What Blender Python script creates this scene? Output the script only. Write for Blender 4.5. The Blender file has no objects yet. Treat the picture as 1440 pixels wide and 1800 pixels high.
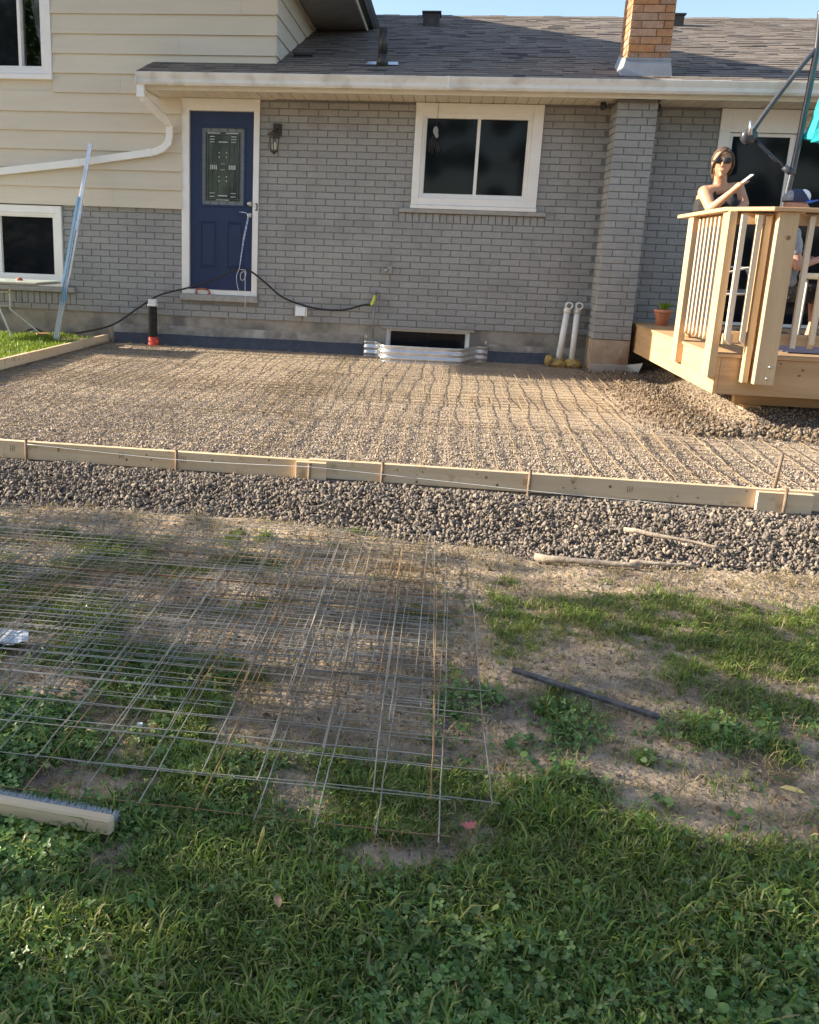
import bpy, math, random
import numpy as np
from mathutils import Vector, Matrix, noise
random.seed(7); rng = np.random.default_rng(7)
PI = math.pi
scene = bpy.context.scene
COL = scene.collection

# ---------------------------------------------------------------- camera
CAM = Vector((2.186, -11.019, 0.873))
cR = Vector((0.991, 0.129, 0.038)); cU = Vector((-0.068, 0.240, 0.968)); cF = Vector((-0.115, 0.962, -0.246))
pitch, roll, yaw = 0.24889, 0.03880, -0.11930
cF = Vector((math.sin(yaw)*math.cos(pitch), math.cos(yaw)*math.cos(pitch), -math.sin(pitch)))
r0 = Vector((math.cos(yaw), -math.sin(yaw), 0)); u0 = r0.cross(cF)
cR = math.cos(roll)*r0 + math.sin(roll)*u0; cU = -math.sin(roll)*r0 + math.cos(roll)*u0
cam_d = bpy.data.cameras.new('camera'); cam = bpy.data.objects.new('camera', cam_d); COL.objects.link(cam)
FPX, PX, PY = 1580.6, 578.15, 840.4
cam.matrix_world = Matrix(((cR.x, cU.x, -cF.x, CAM.x), (cR.y, cU.y, -cF.y, CAM.y), (cR.z, cU.z, -cF.z, CAM.z), (0, 0, 0, 1)))
cam_d.sensor_fit = 'AUTO'; cam_d.sensor_width = 36; cam_d.lens = 36*FPX/1800
cam_d.shift_x = (720-PX)/1800; cam_d.shift_y = -(900-PY)/1800
cam_d.clip_start = .05; cam_d.clip_end = 2000
scene.camera = cam

def at(x, y, X=None, Y=None, Z=None):
    "world point where the photograph's pixel (x, y) meets a plane of the place"
    d = cF*FPX + cR*(x-PX) - cU*(y-PY)
    if X is not None: t = (X-CAM.x)/d.x
    elif Y is not None: t = (Y-CAM.y)/d.y
    else: t = (Z-CAM.z)/d.z
    return CAM + d*t

# ---------------------------------------------------------------- light
SUN_EL, SUN_AZ = math.radians(23), math.radians(-1.5)      # azimuth: degrees in front of the wall plane, sun stands to the left
sun_dir = Vector((-math.cos(SUN_EL)*math.cos(SUN_AZ), -math.cos(SUN_EL)*math.sin(SUN_AZ), math.sin(SUN_EL)))
w = bpy.data.worlds.new('World'); scene.world = w; w.use_nodes = True
nt = w.node_tree; bg = nt.nodes['Background']; bg.inputs['Strength'].default_value = 0.098
sky = nt.nodes.new('ShaderNodeTexSky'); sky.sky_type = 'NISHITA'; sky.sun_disc = False
sky.sun_elevation = SUN_EL; sky.sun_rotation = math.atan2(sun_dir.x, sun_dir.y)
sky.air_density = 1.0; sky.dust_density = 1.3; sky.ozone_density = 1.0; sky.altitude = 100
# thin cloud
tc = nt.nodes.new('ShaderNodeTexCoord'); mp = nt.nodes.new('ShaderNodeMapping'); mp.inputs['Scale'].default_value = (1.2, 1.2, 4)
nz = nt.nodes.new('ShaderNodeTexNoise'); nz.inputs['Scale'].default_value = 2.2; nz.inputs['Detail'].default_value = 6
rp = nt.nodes.new('ShaderNodeValToRGB'); rp.color_ramp.elements[0].position = .54; rp.color_ramp.elements[1].position = .78
rp.color_ramp.elements[1].color = (.6, .6, .6, 1)
mx = nt.nodes.new('ShaderNodeMix'); mx.data_type = 'RGBA'; mx.inputs['B'].default_value = (5.2, 4.9, 5.0, 1)
L = nt.links.new
L(tc.outputs['Generated'], mp.inputs['Vector']); L(mp.outputs[0], nz.inputs['Vector']); L(nz.outputs['Fac'], rp.inputs[0])
L(rp.outputs[0], mx.inputs['Factor']); L(sky.outputs[0], mx.inputs['A']); L(mx.outputs['Result'], bg.inputs['Color'])
sd = bpy.data.lights.new('sun', 'SUN'); so = bpy.data.objects.new('sun', sd); COL.objects.link(so)
sd.energy = 5.0; sd.angle = math.radians(.6); sd.color = (1, .88, .70)
so.rotation_euler = (-sun_dir).to_track_quat('-Z', 'Y').to_euler(); so.location = (-20, -6, 12)
vs = scene.view_settings; vs.view_transform = 'Standard'; vs.look = 'None'; vs.gamma = 1; vs.exposure = 1.56
scene.render.engine = 'CYCLES'

# ---------------------------------------------------------------- materials
def mat(name, c1, c2=None, scale=6, rough=.75, bump=0, bscale=60, metal=0, rnd=0, stretch=(1, 1, 1), detail=5, spec=.4,
        c3=None, s3=1.5, lo=.35, hi=.65, trans=0, bdist=.01, isl=False, obj=False, lo3=.5, hi3=.62):
    m = bpy.data.materials.new(name); m.use_nodes = True; nt = m.node_tree; N = nt.nodes; l = nt.links.new
    b = N['Principled BSDF']; b.inputs['Roughness'].default_value = rough; b.inputs['Metallic'].default_value = metal
    b.inputs['Specular IOR Level'].default_value = spec
    if trans: b.inputs['Transmission Weight'].default_value = trans
    if obj: src = N.new('ShaderNodeTexCoord').outputs['Object']
    else: src = N.new('ShaderNodeNewGeometry').outputs['Position']
    mp = N.new('ShaderNodeMapping'); mp.inputs['Scale'].default_value = stretch; l(src, mp.inputs[0])
    n1 = N.new('ShaderNodeTexNoise'); n1.inputs['Scale'].default_value = scale; n1.inputs['Detail'].default_value = detail; n1.inputs['Roughness'].default_value = .65; l(mp.outputs[0], n1.inputs['Vector'])
    mr = N.new('ShaderNodeMapRange'); mr.inputs['From Min'].default_value = lo; mr.inputs['From Max'].default_value = hi; l(n1.outputs['Fac'], mr.inputs[0])
    mx = N.new('ShaderNodeMix'); mx.data_type = 'RGBA'; mx.inputs['A'].default_value = (*c1, 1); mx.inputs['B'].default_value = (*(c2 or c1), 1); l(mr.outputs[0], mx.inputs['Factor'])
    out = mx.outputs['Result']
    if c3:
        n3 = N.new('ShaderNodeTexNoise'); n3.inputs['Scale'].default_value = s3; n3.inputs['Detail'].default_value = 6; l(src, n3.inputs['Vector'])
        m3 = N.new('ShaderNodeMapRange'); m3.inputs['From Min'].default_value = lo3; m3.inputs['From Max'].default_value = hi3; l(n3.outputs['Fac'], m3.inputs[0])
        x3 = N.new('ShaderNodeMix'); x3.data_type = 'RGBA'; l(m3.outputs[0], x3.inputs['Factor']); l(out, x3.inputs['A']); x3.inputs['B'].default_value = (*c3, 1); out = x3.outputs['Result']
    if rnd:
        oi = N.new('ShaderNodeObjectInfo'); r = oi.outputs['Random']
        if isl:
            g = N.new('ShaderNodeNewGeometry'); a = N.new('ShaderNodeMath'); a.operation = 'ADD'; l(r, a.inputs[0]); l(g.outputs['Random Per Island'], a.inputs[1])
            f = N.new('ShaderNodeMath'); f.operation = 'FRACT'; l(a.outputs[0], f.inputs[0]); r = f.outputs[0]
        mm = N.new('ShaderNodeMapRange'); mm.inputs['To Min'].default_value = 1-rnd; mm.inputs['To Max'].default_value = 1+rnd; l(r, mm.inputs[0])
        hv = N.new('ShaderNodeHueSaturation'); l(mm.outputs[0], hv.inputs['Value']); l(out, hv.inputs['Color'])
        h = N.new('ShaderNodeMath'); h.operation = 'MULTIPLY'; h.inputs[1].default_value = 7.13; l(r, h.inputs[0])
        h2 = N.new('ShaderNodeMath'); h2.operation = 'FRACT'; l(h.outputs[0], h2.inputs[0])
        h3 = N.new('ShaderNodeMapRange'); h3.inputs['To Min'].default_value = 1-rnd*.8; h3.inputs['To Max'].default_value = 1+rnd*.8; l(h2.outputs[0], h3.inputs[0]); l(h3.outputs[0], hv.inputs['Saturation'])
        out = hv.outputs[0]
    l(out, b.inputs['Base Color'])
    if bump:
        nb = N.new('ShaderNodeTexNoise'); nb.inputs['Scale'].default_value = bscale; nb.inputs['Detail'].default_value = 6; l(mp.outputs[0], nb.inputs['Vector'])
        bp = N.new('ShaderNodeBump'); bp.inputs['Strength'].default_value = bump; bp.inputs['Distance'].default_value = bdist; l(nb.outputs['Fac'], bp.inputs['Height']); l(bp.outputs[0], b.inputs['Normal'])
    return m

def ramp_mat(name, cols, rough=.85, bump=.3, bscale=80, leaf=False):
    "colour picked per instance from a list"
    m = bpy.data.materials.new(name); m.use_nodes = True; N = m.node_tree.nodes; l = m.node_tree.links.new
    b = N['Principled BSDF']; b.inputs['Roughness'].default_value = rough; b.inputs['Specular IOR Level'].default_value = .35
    oi = N.new('ShaderNodeObjectInfo'); g = N.new('ShaderNodeNewGeometry'); r = oi.outputs['Random']
    a = N.new('ShaderNodeMath'); a.operation = 'ADD'; l(r, a.inputs[0])
    k = N.new('ShaderNodeMath'); k.operation = 'MULTIPLY'; k.inputs[1].default_value = .35 if leaf else 1; l(g.outputs['Random Per Island'], k.inputs[0]); l(k.outputs[0], a.inputs[1])
    f = N.new('ShaderNodeMath'); f.operation = 'FRACT'; l(a.outputs[0], f.inputs[0])
    cr = N.new('ShaderNodeValToRGB'); el = cr.color_ramp.elements
    while len(el) < len(cols): el.new(.5)
    for i, c in enumerate(cols): el[i].position = i/(len(cols)-1); el[i].color = (*c, 1)
    l(f.outputs[0], cr.inputs[0]); n = N.new('ShaderNodeTexNoise'); n.inputs['Scale'].default_value = bscale; n.inputs['Detail'].default_value = 3
    tcn = N.new('ShaderNodeTexCoord'); l(tcn.outputs['Object'] if not leaf else g.outputs['Position'], n.inputs['Vector'])
    mr = N.new('ShaderNodeMapRange'); mr.inputs['From Min'].default_value = .3; mr.inputs['From Max'].default_value = .7; mr.inputs['To Min'].default_value = .7; mr.inputs['To Max'].default_value = 1.25; l(n.outputs['Fac'], mr.inputs[0])
    hv = N.new('ShaderNodeHueSaturation'); l(mr.outputs[0], hv.inputs['Value']); l(cr.outputs[0], hv.inputs['Color']); l(hv.outputs[0], b.inputs['Base Color'])
    if leaf:
        t = N.new('ShaderNodeBsdfTranslucent'); l(hv.outputs[0], t.inputs['Color']); ms = N.new('ShaderNodeMixShader'); ms.inputs[0].default_value = .3
        l(b.outputs[0], ms.inputs[1]); l(t.outputs[0], ms.inputs[2]); l(ms.outputs[0], N['Material Output'].inputs['Surface'])
    elif bump:
        bp = N.new('ShaderNodeBump'); bp.inputs['Strength'].default_value = bump; bp.inputs['Distance'].default_value = .01; l(n.outputs['Fac'], bp.inputs['Height']); l(bp.outputs[0], b.inputs['Normal'])
    return m

M = {}
M['brick'] = mat('painted_brick', (.31, .308, .298), (.36, .357, .345), 25, .8, .9, 55, rnd=.055, isl=True, bdist=.012, stretch=(1, 1, 2.2), c3=(.295, .293, .285), s3=2.3)
M['mortar'] = mat('painted_mortar', (.205, .203, .196), (.255, .252, .245), 20, .9, .5, 90)
M['obrick'] = mat('tan_brick', (.34, .18, .105), (.42, .25, .15), 20, .85, .9, 50, rnd=.25, isl=True)
M['omortar'] = mat('chimney_mortar', (.20, .16, .11), (.27, .22, .15), 20, .9, .4, 90)
M['siding'] = mat('cream_siding', (.60, .535, .42), (.64, .575, .455), 3, .55, .15, 160, rnd=.03, stretch=(.4, 1, 3))
M['white'] = mat('white_trim', (.78, .77, .73), (.83, .82, .79), 4, .5, .1, 80)
M['alu'] = mat('white_eavestrough', (.66, .66, .63), (.74, .74, .71), 5, .4, c3=(.55, .53, .47), s3=3)
M['cream_alu'] = mat('cream_soffit', (.62, .56, .44), (.68, .62, .50), 5, .5, rnd=.04)
M['stone'] = mat('concrete_sill', (.30, .29, .27), (.38, .37, .34), 18, .9, .6, 90)
M['found'] = mat('foundation_concrete', (.26, .235, .20), (.36, .33, .28), 5, .9, .6, 50, c3=(.17, .16, .145), s3=2.2)
M['found_base'] = mat('stained_concrete', (.20, .19, .175), (.33, .31, .28), 7, .9, .6, 50, c3=(.42, .41, .38), s3=4, lo3=.56, hi3=.66)
M['membrane'] = mat('black_plastic_membrane', (.045, .05, .065), (.07, .075, .09), 12, .5, .3, 60)
M['shingle'] = mat('asphalt_shingle', (.145, .122, .103), (.225, .19, .16), 40, .95, .5, 200, rnd=.24, isl=True)
M['roofdark'] = mat('roof_underlay', (.05, .045, .045), (.07, .06, .06), 10, .9)
M['flash'] = mat('metal_flashing', (.25, .26, .28), (.33, .34, .36), 5, .5, metal=.4)
M['darkmetal'] = mat('dark_metal', (.04, .038, .036), (.07, .065, .06), 10, .5, metal=.3)
M['black'] = mat('black_plastic', (.018, .018, .02), (.028, .028, .03), 8, .42)
M['blackwood'] = mat('black_weathered_bar', (.035, .035, .038), (.10, .10, .105), 30, .5, .4, 60, stretch=(1, 1, 1))
M['navy'] = mat('navy_door_paint', (.018, .033, .090), (.022, .039, .102), 3, .4, .05, 90)
M['glass'] = mat('dark_window_glass', (.006, .008, .011), (.010, .012, .016), 2, .05, spec=.22)
M['room'] = mat('dark_room', (.03, .03, .03), (.045, .042, .04), 2, .9)
M['curtain'] = mat('grey_curtain', (.30, .27, .23), (.40, .36, .31), 3, .9)
M['caming'] = mat('lead_caming', (.10, .10, .10), (.2, .2, .2), 30, .35, metal=.8)
M['bevelglass'] = mat('bevelled_glass', (.42, .45, .44), (.60, .62, .60), 30, .15, spec=.8)
M['seedy'] = mat('textured_glass', (.13, .15, .155), (.24, .26, .27), 60, .25, .6, 120, spec=.8)
M['greenglass'] = mat('green_grey_glass', (.035, .05, .03), (.075, .10, .06), 8, .2, .4, 90, spec=.7, c3=(.02, .03, .02), s3=3)
M['steel'] = mat('brushed_steel', (.5, .5, .48), (.6, .6, .58), 8, .3, metal=.9)
M['galv'] = mat('galvanised_steel', (.62, .63, .64), (.78, .78, .78), 12, .3, metal=.7)
M['pvc'] = mat('white_pvc', (.74, .73, .70), (.80, .79, .76), 5, .4, c3=(.5, .45, .36), s3=5, lo3=.6, hi3=.75)
M['red'] = mat('red_plastic', (.55, .06, .03), (.62, .09, .05), 5, .4)
M['tape'] = mat('yellow_stained_fabric', (.55, .36, .09), (.20, .15, .08), 22, .8, .5, 40)
M['hosegreen'] = mat('yellow_green_fitting', (.55, .60, .08), (.62, .66, .1), 5, .45)
M['wood'] = mat('new_cedar_board', (.48, .325, .17), (.59, .42, .235), 9, .6, .25, 40, rnd=.10, stretch=(1, 1, .12), isl=True)
M['woodx'] = mat('new_cedar_rim', (.48, .30, .155), (.58, .385, .21), 9, .6, .25, 40, rnd=.08, stretch=(.12, .12, 1.6))
M['balu'] = mat('pale_baluster', (.60, .48, .34), (.70, .57, .41), 9, .6, .25, 40, rnd=.14, stretch=(1, 1, .12))
M['form'] = mat('spruce_form_board', (.60, .445, .28), (.71, .56, .38), 7, .7, .25, 40, rnd=.06, stretch=(.12, .12, 1.8), c3=(.45, .33, .18), s3=9, lo3=.62, hi3=.72)
M['stake'] = mat('rusty_stake', (.16, .11, .075), (.25, .18, .12), 30, .8, .4, 60)
M['knot'] = mat('dark_knot', (.20, .11, .05), (.26, .15, .07), 30, .7)
M['ink'] = mat('faded_ink_stamp', (.26, .18, .11), (.34, .24, .15), 30, .8)
M['wire'] = mat('galvanised_wire', (.34, .315, .265), (.45, .42, .36), 10, .45, metal=.55, rnd=.2, c3=(.27, .18, .10), s3=1.6, lo3=.56, hi3=.70)
M['rust'] = mat('rusty_wire', (.28, .16, .08), (.38, .24, .12), 12, .7, metal=.2, rnd=.15)
M['tanwire'] = mat('dusty_wire', (.27, .20, .125), (.36, .27, .17), 12, .6, metal=.2, rnd=.15)
M['teal'] = mat('teal_canvas', (.02, .36, .42), (.03, .45, .5), 6, .85, .2, 90)
M['pole'] = mat('umbrella_black_pole', (.03, .032, .045), (.045, .047, .06), 6, .28, spec=.7)
M['terracotta'] = mat('terracotta', (.52, .20, .11), (.58, .25, .15), 10, .7)
M['skin'] = mat('skin', (.44, .24, .145), (.50, .285, .175), 14, .5)
M['skin2'] = mat('skin_ruddy', (.45, .22, .15), (.50, .26, .18), 14, .5)
M['hair'] = mat('brown_hair', (.055, .032, .022), (.11, .065, .04), 30, .6, .5, 60, stretch=(4, 4, .5))
M['top'] = mat('black_cotton', (.012, .012, .014), (.02, .02, .022), 20, .8)
M['jeans'] = mat('dark_denim', (.03, .035, .05), (.05, .055, .07), 20, .85)
M['grey'] = mat('grey_cloth', (.22, .23, .25), (.32, .33, .35), 30, .9)
M['camo'] = mat('dark_patterned_cloth', (.03, .03, .03), (.08, .08, .08), 14, .9, c3=(.3, .3, .3), s3=16, lo3=.62, hi3=.66)
M['blue'] = mat('blue_cloth', (.05, .12, .42), (.07, .16, .5), 10, .8)
M['navycloth'] = mat('navy_cloth', (.03, .035, .08), (.045, .05, .1), 10, .85)
M['whitecloth'] = mat('white_cloth', (.8, .8, .8), (.85, .85, .85), 10, .85)
M['creamcloth'] = mat('cream_cushion', (.66, .62, .47), (.72, .68, .53), 5, .85)
M['tube'] = mat('pale_chair_tube', (.62, .63, .58), (.7, .7, .66), 5, .35)
M['tabletop'] = mat('pale_table_top', (.52, .58, .5), (.6, .66, .58), 4, .2)
M['bluepaint'] = mat('blue_painted_metal', (.16, .32, .52), (.24, .42, .60), 8, .35, c3=(.6, .6, .6), s3=6, lo3=.58, hi3=.66)
M['redbrick'] = mat('loose_clay_brick', (.45, .20, .11), (.52, .26, .15), 14, .9, .5, 60)
M['redpaint'] = mat('red_brown_handle', (.30, .09, .05), (.36, .12, .07), 8, .6)
M['string'] = mat('white_string', (.75, .75, .72), (.8, .8, .78), 9, .8)
M['rope'] = mat('blue_white_rope', (.25, .4, .75), (.8, .8, .85), 60, .8, lo=.48, hi=.52)
M['bristle'] = mat('grey_bristles', (.28, .31, .34), (.42, .45, .48), 60, .9, .6, 120)
M['stick'] = mat('dry_stick', (.26, .20, .15), (.42, .35, .27), 30, .9, .5, 60)
M['plastic'] = mat('thin_plastic_sheet', (.55, .58, .6), (.75, .78, .8), 12, .2, spec=.8)
M['mapleleaf'] = mat('red_leaf', (.45, .09, .10), (.55, .16, .14), 30, .6)
M['brownleaf'] = mat('brown_leaf', (.42, .24, .14), (.5, .32, .2), 30, .6)
M['yellowleaf'] = mat('yellow_leaf', (.55, .42, .12), (.62, .5, .2), 30, .6)
M['dirt'] = mat('bare_soil', (.28, .21, .145), (.40, .315, .225), 14, .95, 1.0, 38, c3=(.19, .145, .11), s3=3.2, bdist=.02, detail=9)
M['screen'] = mat('sandy_screenings', (.35, .275, .19), (.45, .36, .26), 40, .95, 1.0, 120, c3=(.29, .23, .17), s3=1.2, bdist=.012, detail=8)
M['bed_and_shade'] = mat('gravel_bed_and_deck_shade', (.09, .075, .065), (.15, .125, .105), 30, .95, 1.0, 60, bdist=.02)  # bed below the coarse stone; also the painted shade under the deck
M['rock'] = ramp_mat('crushed_stone', [(0.133, 0.112, 0.09), (0.224, 0.184, 0.15), (0.168, 0.144, 0.129), (0.306, 0.252, 0.194), (0.204, 0.165, 0.125), (0.112, 0.097, 0.086), (0.367, 0.301, 0.228), (0.189, 0.155, 0.133)])
M['pea'] = ramp_mat('small_gravel', [(.27, .225, .18), (.37, .30, .235), (.44, .365, .285), (.22, .185, .165), (.52, .44, .35), (.30, .25, .205), (.40, .33, .28)])
M['clod'] = ramp_mat('dirt_clods', [(0.137, 0.095, 0.058), (0.187, 0.133, 0.083), (0.158, 0.112, 0.07), (0.238, 0.19, 0.141), (0.302, 0.258, 0.205), (0.144, 0.102, 0.064)])
M['grass'] = ramp_mat('lawn_grass', [(0.09, 0.162, 0.025), (0.141, 0.228, 0.034), (0.218, 0.3, 0.052), (0.109, 0.18, 0.034), (0.307, 0.348, 0.081), (0.154, 0.228, 0.04), (0.179, 0.204, 0.057), (0.333, 0.276, 0.127)], .38, leaf=True, bscale=9)
M['brightgrass'] = ramp_mat('lush_grass', [(0.143, 0.231, 0.02), (0.22, 0.326, 0.03), (0.286, 0.357, 0.04), (0.165, 0.252, 0.03)], .5, leaf=True, bscale=9)
M['clover'] = ramp_mat('clover_leaf', [(0.085, 0.165, 0.04), (0.117, 0.226, 0.057), (0.195, 0.305, 0.086), (0.098, 0.189, 0.046), (0.286, 0.366, 0.138), (0.143, 0.244, 0.057)], .33, leaf=True, bscale=14)
M['straw'] = ramp_mat('dry_grass', [(.32, .25, .13), (.42, .34, .19), (.26, .20, .11), (.34, .31, .15)], .7, leaf=True, bscale=9)
M['bark'] = mat('tree_bark', (.10, .075, .05), (.17, .13, .09), 12, .95, .8, 30, stretch=(1, 1, .2))
M['leaf'] = ramp_mat('tree_leaf', [(.04, .09, .02), (.06, .12, .03), (.08, .14, .035), (.05, .10, .02)], .5, leaf=True, bscale=3)

# ---------------------------------------------------------------- geometry helpers
class G:
    "collects shapes given in world coordinates"
    def __init__(s): s.v = []; s.f = []; s.sm = []
    def add(s, vs, fs, smooth=False):
        o = len(s.v); s.v += [tuple(v) for v in vs]; s.f += [tuple(i+o for i in f) for f in fs]; s.sm += [smooth]*len(fs); return s
    def box(s, a, b, rot=None, piv=None):
        x0, y0, z0 = a; x1, y1, z1 = b
        vs = [Vector(p) for p in ((x0, y0, z0), (x1, y0, z0), (x1, y1, z0), (x0, y1, z0), (x0, y0, z1), (x1, y0, z1), (x1, y1, z1), (x0, y1, z1))]
        if rot is not None:
            c = Vector(piv) if piv is not None else sum(vs, Vector())/8
            vs = [rot @ (p-c) + c for p in vs]
        return s.add(vs, ((0, 3, 2, 1), (4, 5, 6, 7), (0, 1, 5, 4), (1, 2, 6, 5), (2, 3, 7, 6), (3, 0, 4, 7)))
    def quad(s, *p): return s.add(p, (tuple(range(len(p))),))
    def prism(s, prof, axis, a, b):
        "extrude a 2D profile; axis x: prof=(y,z); y: prof=(x,z); z: prof=(x,y)"
        def P(p, t): return {'x': (t, p[0], p[1]), 'y': (p[0], t, p[1]), 'z': (p[0], p[1], t)}[axis]
        n = len(prof); vs = [P(p, a) for p in prof]+[P(p, b) for p in prof]
        fs = [(i, (i+1) % n, n+(i+1) % n, n+i) for i in range(n)]+[tuple(range(n))[::-1], tuple(range(n, 2*n))]
        return s.add(vs, fs)
    def beam(s, p0, p1, w, h, up=(0, 0, 1)):
        p0 = Vector(p0); p1 = Vector(p1); d = (p1-p0).normalized(); up = Vector(up)
        sx = d.cross(up).normalized()*w/2; sz = sx.cross(d).normalized()*h/2
        vs = [p+a*sx+b*sz for p in (p0, p1) for a, b in ((-1, -1), (1, -1), (1, 1), (-1, 1))]
        return s.add(vs, ((0, 1, 2, 3), (7, 6, 5, 4), (0, 4, 5, 1), (1, 5, 6, 2), (2, 6, 7, 3), (3, 7, 4, 0)))
    def tube(s, pts, r, n=8, caps=True, smooth=True, sec=None, up=None):
        pts = [Vector(p) for p in pts]; rs = r if isinstance(r, (list, tuple)) else [r]*len(pts)
        ref = Vector(up) if up else None; vs = []
        prev = None
        for i, p in enumerate(pts):
            t = (pts[min(i+1, len(pts)-1)]-pts[max(i-1, 0)]).normalized()
            if ref is not None: a = t.cross(ref).normalized()
            elif prev is None: a = t.cross(Vector((0, 0, 1)) if abs(t.z) < .9 else Vector((1, 0, 0))).normalized()
            else: a = (prev-t*prev.dot(t)).normalized()
            prev = a; b = a.cross(t)
            if sec: vs += [p+a*x+b*y for x, y in sec]
            else: vs += [p+(a*math.cos(2*PI*k/n)+b*math.sin(2*PI*k/n))*rs[i] for k in range(n)]
        m = len(sec) if sec else n; fs = []
        for i in range(len(pts)-1):
            fs += [(i*m+k, (i+1)*m+k, (i+1)*m+(k+1) % m, i*m+(k+1) % m) for k in range(m)]
        s.add(vs, fs, smooth)
        if caps:
            o = len(s.v)-len(vs)
            s.f += [tuple(o+k for k in range(m)), tuple(o+(len(pts)-1)*m+k for k in reversed(range(m)))]; s.sm += [False]*2
        return s
    def lathe(s, c, prof, n=20, axis='z', smooth=True):
        "prof: (radius, height) pairs round a point"
        c = Vector(c); vs = []
        for r, h in prof:
            for k in range(n):
                a = 2*PI*k/n; u, v = r*math.cos(a), r*math.sin(a)
                vs.append(c+Vector({'z': (u, v, h), 'y': (u, h, v), 'x': (h, u, v)}[axis]))
        fs = [(i*n+k, i*n+(k+1) % n, (i+1)*n+(k+1) % n, (i+1)*n+k) for i in range(len(prof)-1) for k in range(n)]
        fs += [tuple(range(n))[::-1], tuple(range((len(prof)-1)*n, len(prof)*n))]
        return s.add(vs, fs, smooth)
    def ell(s, c, r, n=14, m=9, rot=None, fn=None):
        c = Vector(c); vs = []
        for i in range(m+1):
            ph = PI*i/m
            for k in range(n):
                a = 2*PI*k/n; d = Vector((math.sin(ph)*math.cos(a), math.sin(ph)*math.sin(a), math.cos(ph)))
                p = Vector((d.x*r[0], d.y*r[1], d.z*r[2]))
                if fn: p = fn(p, d)
                if rot: p = rot @ p
                vs.append(c+p)
        fs = [(i*n+k, (i+1)*n+k, (i+1)*n+(k+1) % n, i*n+(k+1) % n) for i in range(m) for k in range(n)]
        return s.add(vs, fs, True)
    def capsule(s, a, b, ra, rb, n=10):
        a = Vector(a); b = Vector(b); d = (b-a).normalized(); pts = []; rs = []
        for t in (-.98, -.75, -.4, 0): pts.append(a+d*ra*t); rs.append(ra*math.sqrt(max(0, 1-t*t)))
        for t in (0, .4, .75, .98): pts.append(b+d*rb*t); rs.append(rb*math.sqrt(max(0, 1-t*t)))
        return s.tube(pts, rs, n)
    def mesh(s, name, m=None, c=Vector((0, 0, 0))):
        me = bpy.data.meshes.new(name); c = Vector(c)
        me.from_pydata([(v[0]-c.x, v[1]-c.y, v[2]-c.z) for v in s.v], [], s.f)
        me.polygons.foreach_set('use_smooth', s.sm)
        if m: me.materials.append(m if not isinstance(m, str) else M[m])
        me.update(); return me

WL = {}    # world location of parents (parents are never rotated at build time)
def thing(name, label, cat, loc=(0, 0, 0), group=None):
    o = bpy.data.objects.new(name, None); COL.objects.link(o); o.location = loc; o.empty_display_size = .1
    o['label'] = label; o['category'] = cat
    if group: o['group'] = group
    WL[o.name] = Vector(loc); return o
def part(name, g, m, parent=None, bevel=0, label=None, kind=None, c=None):
    if c is None:
        a = np.array(g.v); c = Vector((a.min(0)+a.max(0))/2)
    c = Vector(c); me = g.mesh(name, m, c)
    o = bpy.data.objects.new(name, me); COL.objects.link(o)
    WL[o.name] = c
    if parent: o.parent = parent; o.location = c-WL[parent.name]
    else: o.location = c
    if bevel:
        b = o.modifiers.new('bevel', 'BEVEL'); b.width = bevel; b.segments = 1; b.limit_method = 'ANGLE'
    if label: o['label'] = label
    if kind: o['kind'] = kind
    return o
def single(name, g, m, label, cat, group=None, bevel=0):
    o = part(name, g, m, None, bevel); o['label'] = label; o['category'] = cat
    if group: o['group'] = group
    return o
def shared(name, me, parent, loc, rot=(0, 0, 0), scale=(1, 1, 1)):
    o = bpy.data.objects.new(name, me); COL.objects.link(o)
    o.parent = parent; o.location = Vector(loc)-WL[parent.name]; o.rotation_euler = rot; o.scale = scale
    WL[o.name] = Vector(loc); return o

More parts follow.
